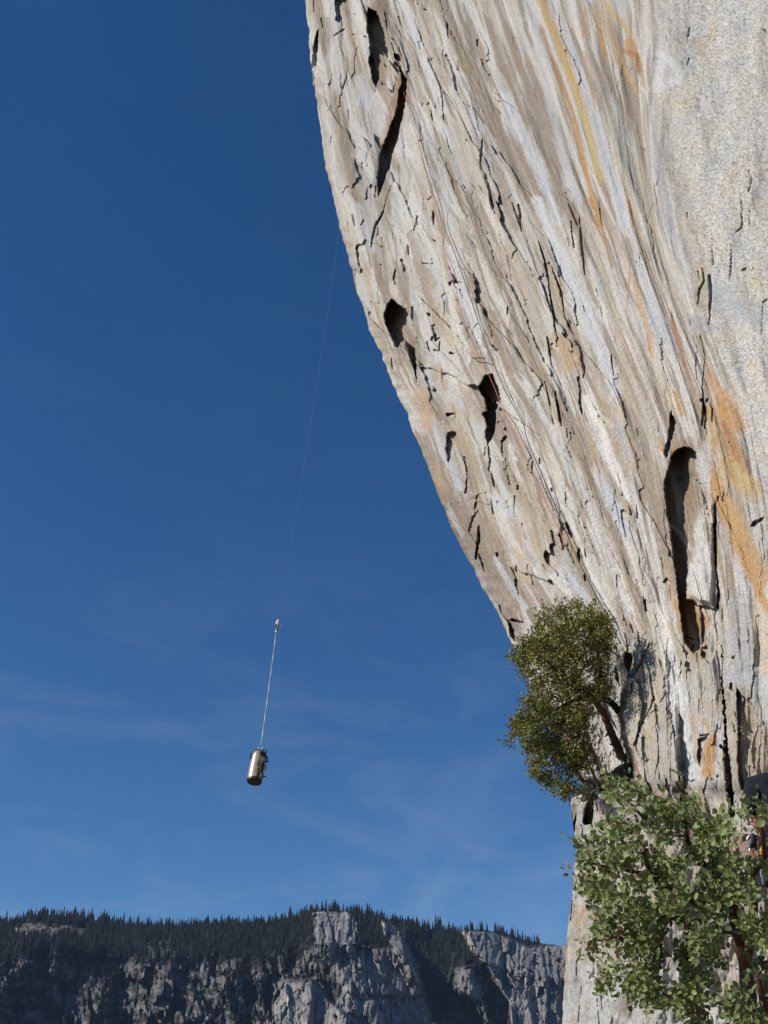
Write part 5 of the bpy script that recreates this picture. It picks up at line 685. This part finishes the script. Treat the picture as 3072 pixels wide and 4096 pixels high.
# ------------------------------------------------------------------ loose rocks on the ledge
def boulder(nm, label, cat, outline, d, thick, colr, seed, group=None):
    pts = np.array(outline, float); cx, cy = pts.mean(0); n_ = 40; m_ = 14; tt = np.linspace(0, 1, len(pts) + 1); cl = np.vstack([pts, pts[:1]]); sx = np.interp(np.linspace(0, 1, n_, endpoint=False), tt, cl[:, 0]); sy = np.interp(np.linspace(0, 1, n_, endpoint=False), tt, cl[:, 1])
    vs = []; fs = []
    for i in range(m_ + 1):
        ph = math.pi * i / m_; r_ = math.sin(ph); dz = -math.cos(ph) * thick
        for j in range(n_):
            x_ = cx + (sx[j] - cx) * r_ ** .7; y_ = cy + (sy[j] - cy) * r_ ** .7; vs.append(P(x_, y_, d + dz + .10 * thick * float(pn(x_ / 13 + seed, y_ / 13, seed)) + .05 * thick * float(pn(x_ / 5, y_ / 5 + i, seed + 1))))
    for i in range(m_):
        for j in range(n_): fs.append((i * n_ + j, i * n_ + (j + 1) % n_, (i + 1) * n_ + (j + 1) % n_, (i + 1) * n_ + j))
    vc = np.array([colr] * len(vs)) * (1 + .2 * rng.normal(0, 1, (len(vs), 1)).clip(-1, 1)); return tag(poly_mesh(nm, vs, fs, mrock2, None, vcol=vc), label, cat, group)
boulder('boulder', 'dark brown boulder in shade at the foot of the leaning tree', 'boulder', [(2436, 3130), (2438, 3098), (2460, 3072), (2486, 3056), (2520, 3048), (2548, 3070), (2556, 3104), (2530, 3125), (2480, 3140), (2450, 3150)], 15.0, .5, (.085, .068, .055), 7)
boulder('stone', 'small pale stone at the tip of the ledge beside the olive shrub', 'stone', [(2312, 3192), (2318, 3180), (2330, 3176), (2342, 3184), (2338, 3198), (2322, 3200)], 9.9, .06, (.5, .48, .44), 9)

# ------------------------------------------------------------------ haul bag hanging in the sky
BD = 29.0
bt = P(1040, 3003, BD); bb0 = P(1016, 3131, BD - .58)
axis = unit(bt - bb0); H = float(np.linalg.norm(bt - bb0)); fr = unit(-(ray(1028, 3070)) - axis * float(-(ray(1028, 3070)) @ axis)); sdv = np.cross(axis, -fr)
sdv = sdv if sdv[0] > 0 else -sdv
bag = empty('haul_bag', bb0); tag(bag, 'tan cylindrical haul bag with black base hanging on a rope against the blue sky', 'bag')
BW = np.array(bb0)
def BP(a, z, r): return sdv * (math.sin(a) * r) + fr * (math.cos(a) * r) + axis * z        # local: angle from the camera-facing side, height, radius
mvin = mat_plain('tan_vinyl', (.42, .335, .20), .28, .6, 0, .2, 9, .6); mblk = mat_plain('black_webbing', (.012, .012, .014), .6, .4); mblk2 = mat_plain('black_vinyl', (.013, .012, .014), .45, .5, 0, .3, 12); mmet = mat_plain('steel', (.6, .6, .6), .25, .5, 1); mwht = mat_plain('pale_tag', (.45, .41, .36), .6); mrope = mat_plain('white_rope', (.62, .60, .58), .7)
sc_ = H / .86; RB = .198 / sc_
prof = [(.07, RB), (.09, RB * 1.005), (.2, RB * .99), (.35, RB * 1.0), (.5, RB * .985), (.62, RB * .975), (.70, RB * .95), (.76, RB * .86), (.80, RB * .70), (.815, RB * .45), (.82, 0.01)]
def lathe(name, prof, mat, parent, n_=40, wr=0.0):
    vs = []; fs = []
    for i, (z, r) in enumerate(prof):
        for j in range(n_):
            a = 2 * math.pi * j / n_; w_ = 1 + wr * (float(pn(a * 1.3 + 5, z * 6, 33)) + .6 * float(pn(math.cos(a) * 3 + 9, z * 14 + math.sin(a) * 2, 34))) + (.05 * math.cos(3 * a + 1) * sst(.66, .8, z)); vs.append(BP(a, z * sc_, r * sc_ * .97 * w_))
    for i in range(len(prof) - 1):
        for j in range(n_): fs.append((i * n_ + j, i * n_ + (j + 1) % n_, (i + 1) * n_ + (j + 1) % n_, (i + 1) * n_ + j))
    fs.append(tuple(range(n_))[::-1]); return poly_mesh(name, vs, fs, mat, parent)
zz = np.linspace(.07, .72, 26); pr = [(z, np.interp(z, [p[0] for p in prof], [p[1] for p in prof])) for z in zz] + prof[7:]
lathe('bag_body', pr, mvin, bag, 48, .022)
lathe('bag_base', [(0.004, .01), (.0, RB * .80), (.006, RB * .93), (.03, RB * 1.01), (.075, RB * 1.03), (.085, RB * 1.02)], mblk2, bag, 48, .012)
def strip(name, pts, hw, mat, th=.006, parent=bag):          # pts: (angle, z, r)
    m_ = MB(); p = [BP(a, z * sc_, r * sc_) for a, z, r in pts]; vs = []; fs = []
    for i in range(len(p)):
        t = unit(p[min(i + 1, len(p) - 1)] - p[max(i - 1, 0)]); a = pts[i][0]; nn = sdv * math.sin(a) + fr * math.cos(a); s_ = unit(np.cross(t, nn)) * hw
        for dn in (0, th): vs += [p[i] - s_ + nn * dn, p[i] + s_ + nn * dn]
    for i in range(len(p) - 1):
        o_ = 4 * i; q_ = o_ + 4; fs += [(o_ + 2, o_ + 3, q_ + 3, q_ + 2), (o_, q_, q_ + 1, o_ + 1), (o_, o_ + 2, q_ + 2, q_), (o_ + 1, q_ + 1, q_ + 3, o_ + 3)]
    fs += [(0, 1, 3, 2), (len(vs) - 4, len(vs) - 2, len(vs) - 1, len(vs) - 3)]
    return poly_mesh(name, vs, fs, mat, parent, smooth=False)
R1 = RB * 1.0
strip('pocket', [(.72, z, R1) for z in np.linspace(.27, .545, 8)], .050, mblk2, .014)
strip('pocket_flap', [(a, .50 - .05 * (a - .5), R1 + .004) for a in np.linspace(.50, 1.25, 8)], .028, mblk2, .018)
strip('strap', [(.12, z, R1) for z in np.linspace(.345, .485, 6)], .012, mblk, .012)
strip('strap', [(a, .285 - .05 * (a - .2), R1) for a in np.linspace(.18, 1.3, 10)], .019, mblk, .010)
strip('strap', [(.36, z, R1) for z in np.linspace(.08, .225, 6)], .022, mblk, .010)
strip('strap', [(1.12, z, R1) for z in np.linspace(.08, .25, 6)], .016, mblk, .010)
strip('strap', [(1.25, z, R1 * .99) for z in np.linspace(.55, .72, 6)], .012, mblk, .012)
strip('top_flap', [(a, .735 - .06 * abs(a - .6), RB * .90) for a in np.linspace(.1, 1.4, 10)], .05, mblk2, .02)
strip('strap', [(a, .66, RB * .97) for a in np.linspace(.25, .7, 5)], .015, mblk, .012)
strip('buckle', [(.52, .265, R1 + .012), (.62, .262, R1 + .012)], .008, mmet, .006)
strip('buckle', [(.80, .235, R1 + .012), (.88, .232, R1 + .012)], .008, mmet, .006)
m_ = MB(); m_.tube([BP(.62, .525 * sc_, RB * 1.1 * sc_), BP(.75, .49 * sc_, RB * 1.17 * sc_), BP(.95, .44 * sc_, RB * 1.16 * sc_), BP(1.05, .36 * sc_, RB * 1.13 * sc_)], [.006, .007, .006, .004], 6); m_.build('cord', mwht, bag)
poly_mesh('loose_tag', [BP(1.2, .45 * sc_, RB * 1.04 * sc_), BP(1.25, .455 * sc_, RB * 1.28 * sc_), BP(1.25, .33 * sc_, RB * 1.22 * sc_), BP(1.15, .32 * sc_, RB * 1.05 * sc_), BP(1.2, .45 * sc_, RB * 1.0 * sc_), BP(1.3, .45 * sc_, RB * 1.24 * sc_), BP(1.3, .33 * sc_, RB * 1.18 * sc_), BP(1.2, .32 * sc_, RB * 1.02 * sc_)], [(0, 1, 2, 3), (7, 6, 5, 4), (0, 4, 5, 1), (1, 5, 6, 2), (2, 6, 7, 3), (3, 7, 4, 0)], mwht, bag, smooth=False)
poly_mesh('loose_strap', [BP(1.3, .20 * sc_, RB * 1.0 * sc_), BP(1.45, .19 * sc_, RB * 1.5 * sc_), BP(1.4, .165 * sc_, RB * 1.05 * sc_), BP(1.3, .17 * sc_, RB * .98 * sc_), BP(1.45, .178 * sc_, RB * 1.46 * sc_)], [(0, 1, 2), (3, 2, 4), (0, 3, 4, 1), (1, 4, 2), (0, 2, 3)], mblk2, bag, smooth=False)
# shoulder straps hanging at both sides, haul loops and carabiner on top
def loop(name, pts, r, mat, n_=7, closed=False, parent=bag):
    m_ = MB(); p = bez([BP(*t) for t in pts], 6); m_.tube(p, r, n_); return m_.build(name, mat, parent)
loop('shoulder_strap', [(-1.25, .70 * sc_, RB * .86 * sc_), (-1.3, .715 * sc_, RB * 1.02 * sc_), (-1.35, .66 * sc_, RB * 1.09 * sc_), (-1.35, .60 * sc_, RB * 1.10 * sc_), (-1.3, .585 * sc_, RB * 1.01 * sc_), (-1.2, .64 * sc_, RB * .98 * sc_)], .019, mblk)
loop('shoulder_strap', [(1.3, .72 * sc_, RB * .90 * sc_), (1.35, .70 * sc_, RB * 1.10 * sc_), (1.4, .63 * sc_, RB * 1.22 * sc_), (1.4, .58 * sc_, RB * 1.28 * sc_), (1.4, .575 * sc_, RB * 1.12 * sc_), (1.35, .62 * sc_, RB * 1.02 * sc_)], .014, mblk)
loop('haul_loop', [(-1.3, .74 * sc_, RB * .75 * sc_), (-1.25, .80 * sc_, RB * .62 * sc_), (-1.1, .85 * sc_, RB * .36 * sc_), (-.6, .875 * sc_, RB * .10 * sc_), (-1.0, .83 * sc_, RB * .30 * sc_), (-1.0, .77 * sc_, RB * .56 * sc_)], .018, mblk)
loop('haul_loop', [(1.2, .80 * sc_, RB * .40 * sc_), (1.2, .865 * sc_, RB * .25 * sc_), (1.3, .885 * sc_, RB * .65 * sc_), (1.35, .855 * sc_, RB * .88 * sc_), (1.3, .815 * sc_, RB * .70 * sc_), (1.2, .80 * sc_, RB * .40 * sc_)], .013, mblk)
loop('haul_loop', [(.6, .78 * sc_, RB * .6 * sc_), (.8, .85 * sc_, RB * .35 * sc_), (.3, .87 * sc_, RB * .08 * sc_), (-.3, .82 * sc_, RB * .3 * sc_)], .017, mat_plain('green_webbing', (.012, .05, .045), .6))
for o in bag.children: pass
def carabiner(c_, u_, s_, r, name, mat, parent, h_=.055, wd_=.03):
    m_ = MB(); p = [c_ + u_ * (math.cos(a) * h_) + s_ * (math.sin(a) * wd_ * (1.15 if math.cos(a) > 0 else .85)) for a in np.linspace(0, 2 * math.pi, 19)]; m_.tube(p, r, 7, False); return m_.build(name, mat, parent)
carabiner(axis * (.925 * sc_), axis, unit(sdv * .9 + fr * .3), .008, 'carabiner', mmet, bag, .07, .042)
# ropes: the doubled lower part, the knot with its swivel, and the thin line up to the edge of the overhang
KN = P(1110, 2488, BD + 3.2)
top = BW + axis * (.985 * sc_)
lowr_ = empty('haul_rope', KN); tag(lowr_, 'doubled pale rope from the haul bag up to a bright knot', 'rope')
for o_ in (-.011, .011):
    m_ = MB(); pth = [top + (KN - top) * t + np.array([.6 * o_ * (1 - .2 * t) * math.cos(t * 26), o_ * .6 * math.sin(t * 26), 0]) - KN + np.array([0, 0, -.05 * math.sin(math.pi * t)]) for t in np.linspace(0, 1, 60)]; m_.tube(pth, .0062, 6); m_.build('strand', mrope, lowr_)
kb = MB(); u3 = unit(KN - top)
kb.tube([u3 * .10, u3 * .05 + sdv * .012, sdv * .022 - u3 * .01, -sdv * .02 - u3 * .03, sdv * .018 - u3 * .06, u3 * -.12], [.012, .034, .040, .036, .028, .010], 8); kb.tube([sdv * .03, sdv * .07 - u3 * .08, sdv * .09 - u3 * .12], .011, 6); kb.tube([sdv * .085 - u3 * .115, sdv * .15 - u3 * .09], .010, 6); kb.build('knot', mat_plain('knot_rope', (.75, .66, .66), .5), lowr_)
carabiner(-u3 * .24, u3, sdv, .013, 'carabiner', mat_plain('dark_steel', (.08, .08, .09), .3, .5, .8), lowr_, .13, .032); m_ = MB(); m_.tube([-u3 * .30, -u3 * .40], [.022, .017], 8); m_.build('swivel', mmet, lowr_)
hi = P(1362, 884, 39.2); m_ = MB(); p = [KN + u3 * .08 + (hi - KN) * t + np.array([.10, 0, -.3]) * math.sin(math.pi * t) * .5 for t in np.linspace(0, 1, 50)]; m_.tube(p, .0038, 6)
tag(m_.build('tag_line', mat_plain('thin_rope', (.15, .16, .19), .7)), 'long thin line from the knot up to the edge of the overhang', 'rope')
# ropes lying down the wall
def wall_rope(nm, label, segs, r, mat, off=.10):
    pts = np.vstack([Z(a, p_) for a, p_ in segs]); q = bez([np.array([x_, y_, 0]) for x_, y_ in pts], 5); ds = np.array([cliff_depth(a[0], a[1]) for a in q]); ds = np.minimum(ds, np.convolve(np.pad(ds, 6, 'edge'), np.ones(13) / 13, 'valid')); kk = np.convolve(np.pad(ds, 4, 'edge'), np.ones(9) / 9, 'valid')
    m_ = MB(); m_.tube([P(a[0], a[1], d_ - off * (1 + d_ / 40) - .15) for a, d_ in zip(q, kk)], r, 5); return tag(m_.build(nm, mat), label, 'rope')
mdr = mat_plain('dark_rope', (.035, .033, .04), .7); mrr = mat_plain('red_rope', (.42, .10, .07), .7)
wall_rope('climbing_rope', 'thin dark rope running down the streaked wall from upper left to the leaning tree', [('c', [(745, 0), (800, 170), (860, 330), (930, 520), (1010, 760), (1080, 960), (1180, 1200), (1290, 1400)]), ('e', [(940, 280), (1040, 520), (1170, 830), (1300, 1130), (1400, 1330), (1480, 1480), (1590, 1700)])], .009, mdr)
wall_rope('climbing_rope', 'thin red rope down the wall past the square dark hole', [('a', [(765, 610), (790, 700), (850, 900), (900, 1080), (950, 1260), (1020, 1480)]), ('c', [(800, 330), (840, 460), (870, 560), (910, 720), (960, 860), (1020, 990), (1100, 1150), (1160, 1300)]), ('e', [(820, 180), (900, 350), (1000, 560), (1080, 740), (1160, 900), (1200, 1030)])], .0085, mrr)
m_ = MB(); m_.tube(bez([P(2541, 3040, 12.0), P(2552, 3085, 11.4), P(2567, 3135, 10.8), P(2577, 3200, 9.6), P(2582, 3260, 8.2)], 6), .008, 6)
tag(m_.build('climbing_rope', mrr), 'short red rope hanging over the dirt ledge above the manzanita', 'rope')
for nm_, lab, r_, pts in (('sling', 'small dark sling with carabiners clipped beside the red rope high on the wall', 'c', [(895, 785), (905, 775), (915, 772), (912, 780), (900, 788)]), ('sling', 'dark sling on a bolt at the roof of the square hole', 'c', [(980, 1000), (1000, 1006), (1025, 996), (1045, 1004), (1060, 998)]), ('quickdraw', 'hanging quickdraw above the dark notch left of the dark rope', 'c', [(822, 420), (830, 436), (838, 442), (834, 428), (824, 422)])):
    q = Z(r_, pts); m_ = MB(); m_.tube([P(a[0], a[1], cliff_depth(a[0], a[1]) - .35) for a in q], .011, 6); tag(m_.build(nm_, mdr), lab, 'climbing gear')

# ------------------------------------------------------------------ the climber at the right edge
PD = 7.15
def pp(px, py, dz=0): return P(px, py, PD + dz)
feet = P(3138, 3150, 7.35) - np.array([.03, .03, 1.40]); person = empty('person', feet); tag(person, 'person in a dark navy t-shirt and climbing harness seen from behind beside the manzanita', 'person'); F0 = np.array(feet)
sm = (PD / FPX)                                    # metres per photo pixel at the person
def bodypt(x, y, z): return np.array([x, y, z])    # metres: right, away, up from the feet
def skin_obj(name, verts, edges, radii, mat, parent, sub=2, rootv=0):
    me = bpy.data.meshes.new(name); me.from_pydata([tuple(v) for v in verts], edges, []); o = bpy.data.objects.new(name, me); col.objects.link(o); o.parent = parent
    md = o.modifiers.new('Skin', 'SKIN'); md.use_smooth_shade = True
    sv = me.skin_vertices[0].data
    for i, r in enumerate(radii): sv[i].radius = r if isinstance(r, tuple) else (r, r); sv[i].use_root = (i == rootv)
    s = o.modifiers.new('Sub', 'SUBSURF'); s.levels = sub; s.render_levels = sub; me.materials.append(mat); return o
mskin = mat_plain('skin', (.46, .22, .15), .5, .4, 0, .08, 40); mshirt = mat_plain('navy_cotton', (.012, .015, .022), .9, .2, 0, .3, 30); mtrou = mat_plain('dark_trousers', (.02, .02, .022), .85, .2, 0, .3, 30); mhair = mat_plain('brown_hair', (.05, .03, .02), .6, .3, 0, .4, 80)
vs = [(0, 0, .96), (0, 0, 1.10), (.01, .01, 1.28), (.03, .03, 1.43), (.075, .05, 1.50), (.105, .08, 1.62), (.115, .095, 1.72),            # pelvis .. head
      (-.17, .03, 1.40), (-.12, .20, 1.17), (-.02, .36, 1.20), (.02, .40, 1.22),                                               # left arm to palm
      (.20, .05, 1.40), (.26, .10, 1.16), (.22, .28, 1.02), (.19, .35, .99),
      (-.10, 0, .90), (-.115, .02, .50), (-.12, -.02, .09), (-.12, .13, .035), (.10, 0, .90), (.125, .04, .50), (.13, .0, .09), (.14, .15, .035)]
es = [(0, 1), (1, 2), (2, 3), (3, 4), (4, 5), (5, 6), (3, 7), (7, 8), (8, 9), (9, 10), (3, 11), (11, 12), (12, 13), (13, 14), (0, 15), (15, 16), (16, 17), (17, 18), (0, 19), (19, 20), (20, 21), (21, 22)]
rd = [(.135, .09), (.135, .09), (.165, .115), (.14, .10), (.062, .062), (.075, .085), (.085, .10), .062, .045, .03, (.04, .016), .062, .045, .03, (.04, .016), .095, .06, .042, (.045, .032), .095, .06, .042, (.045, .032)]
fv_, fe_, fr_ = [], [], []
for pi_, dx in ((10, 1), (14, 1)):
    p0 = np.array(vs[pi_]); fwd = unit(np.array(vs[pi_]) - np.array(vs[pi_ - 1])); sd_ = unit(np.cross(fwd, [0, 0, 1]))
    for k_, (of, ln_) in enumerate(((-.030, .07), (-.010, .078), (.010, .073), (.028, .058))):
        a = p0 + sd_ * of + fwd * .02; i0 = len(vs); vs += [tuple(a), tuple(a + fwd * ln_ * .5 + np.array([0, 0, -.012])), tuple(a + fwd * ln_ * .75 + np.array([0, 0, -.035]))]; es += [(pi_, i0), (i0, i0 + 1), (i0 + 1, i0 + 2)]; rd += [.0095, .0085, .0075]
    a = p0 + sd_ * -.035 - fwd * .03; i0 = len(vs); vs += [tuple(a + sd_ * -.018), tuple(a + sd_ * -.03 + fwd * .045)]; es += [(pi_, i0), (i0, i0 + 1)]; rd += [.011, .009]
body = skin_obj('body', vs, es, rd, mskin, person)
shirt = skin_obj('t_shirt', [(0, 0, .89), (0, 0, 1.10), (.01, .01, 1.28), (.03, .03, 1.425), (.045, .04, 1.475), (-.165, .03, 1.40), (-.215, .05, 1.22), (.20, .05, 1.40), (.25, .09, 1.22)], [(0, 1), (1, 2), (2, 3), (3, 4), (3, 5), (5, 6), (3, 7), (7, 8)], [(.185, .14), (.175, .13), (.19, .14), (.165, .125), (.085, .085), .085, .072, .085, .072], mshirt, person)
trs = skin_obj('trousers', [(0, 0, .95), (-.10, 0, .88), (-.115, .02, .50), (-.12, -.01, .12), (.10, 0, .88), (.125, .04, .50), (.13, .01, .12)], [(0, 1), (1, 2), (2, 3), (0, 4), (4, 5), (5, 6)], [(.175, .135), .115, .08, .065, .115, .08, .065], mtrou, person)
for a_ in (-.12, .135):
    m_ = MB(); m_.tube([(a_, -.08, .05), (a_, .02, .06), (a_, .14, .045), (a_, .21, .035)], [.045, .05, .05, .03], 10); m_.build('shoe', mblk2, person)
bm = bmesh.new(); bmesh.ops.create_uvsphere(bm, u_segments=24, v_segments=16, radius=.108, matrix=Matrix.Translation((.112, .085, 1.725)) @ Matrix.Diagonal((.92, 1.08, 1.12, 1)))
bmesh.ops.delete(bm, geom=[v for v in bm.verts if v.co.z < 1.68 and v.co.y > .03 or v.co.y > .15 and v.co.z < 1.77], context='VERTS'); me = bpy.data.meshes.new('hair'); bm.to_mesh(me); bm.free(); me.materials.append(mhair); o = bpy.data.objects.new('hair', me); col.objects.link(o); o.parent = person
m_ = MB(); m_.tube([(.12, .185, 1.70), (.121, .205, 1.685), (.12, .19, 1.665)], [.008, .016, .010], 8); m_.tube([(.095, .178, 1.635), (.12, .186, 1.633), (.145, .178, 1.635)], [.004, .008, .004], 6); m_.build('face', mskin, person)
for sx_ in (-1, 1):
    m_ = MB(); m_.tube([(.115 + sx_ * .094, .09, 1.73), (.115 + sx_ * .104, .082, 1.72), (.115 + sx_ * .094, .085, 1.67)], [.012, .018, .009], 7); m_.build('ear', mskin, person); m_ = MB(); m_.tube([(.115 + sx_ * .034, .172, 1.725), (.115 + sx_ * .034, .182, 1.725)], [.012, .008], 8); m_.build('eye', mblk, person)
def ring(name, z, rx, ry, r, mat, tz=0, cx_=0):
    m_ = MB(); m_.tube([(cx_ + rx * math.cos(a), ry * math.sin(a), z + tz * math.cos(a)) for a in np.linspace(0, 2 * math.pi, 33)], r, 8, False); return m_.build(name, mat, person)
hw_ = ring('harness_belt', 1.0, .185, .15, .028, mblk); ring('leg_loop', .82, .115, .115, .024, mblk, .03, -.105); ring('leg_loop', .82, .115, .115, .024, mblk, -.03, .105)
mor = mat_plain('orange_metal', (.85, .22, .02), .25, .5, .7); myl = mat_plain('yellow_plastic', (.55, .47, .03), .45)
# gear racked on the belt, on the side that shows past the bush
def gear(px, py, dz): return np.array(pp(px, py, dz)) - F0
ux = np.array([1.0, 0, 0]); uz = np.array([0, 0, 1.0])
for i_, (gx_, gy_, mt) in enumerate(((3020, 3402, mor), (3030, 3418, mor), (3015, 3412, mmet), (3006, 3370, mmet), (3036, 3380, mmet))): carabiner(gear(gx_, gy_, -.34), uz, unit(ux + .5 * np.array([0, -1, 0]) * (i_ % 2)), .0055, 'carabiner', mt, person, .042, .022)
yb_ = MB(); yb_.tube([gear(3036, 3384, -.36), gear(3045, 3388, -.36), gear(3048, 3398, -.36), gear(3044, 3412, -.36), gear(3036, 3408, -.36)], [.012, .026, .030, .026, .012], 9); yb_.build('belay_device', myl, person)
for a, b_ in (((3012, 3340), (3006, 3390)), ((3020, 3345), (3018, 3396)), ((3034, 3350), (3042, 3384))): m_ = MB(); m_.tube(bez([gear(a[0], a[1], -.3), gear((a[0] + b_[0]) / 2 + 2, (a[1] + b_[1]) / 2, -.36), gear(b_[0], b_[1], -.35)], 4), .013, 6); m_.build('quickdraw_sling', mblk, person)
m_ = MB(); m_.tube(bez([gear(3034, 3448, -.3), gear(3046, 3480, -.34), gear(3052, 3500, -.33), gear(3055, 3540, -.32)], 5), .011, 6); m_.build('blue_sling', mat_plain('blue_webbing', (.16, .22, .33), .6), person)

# ------------------------------------------------------------------ the air of the valley
hz = MB(); hz.box((0, 4500, 260), 9300, 14000, 440); HZ = poly_mesh('haze', hz.v, hz.f, bpy.data.materials.new('air'), None, smooth=False)
hm_ = HZ.data.materials[0]; hm_.use_nodes = True; t = hm_.node_tree; t.nodes.remove(t.nodes['Principled BSDF']); pv = t.nodes.new('ShaderNodeVolumePrincipled'); pv.inputs['Color'].default_value = (.45, .66, 1, 1); pv.inputs['Density'].default_value = .000028; pv.inputs['Anisotropy'].default_value = .0
t.links.new(pv.outputs[0], t.nodes['Material Output'].inputs['Volume']); tag(HZ, 'thin blue air between the camera and the far mountain', 'haze', None, 'stuff')
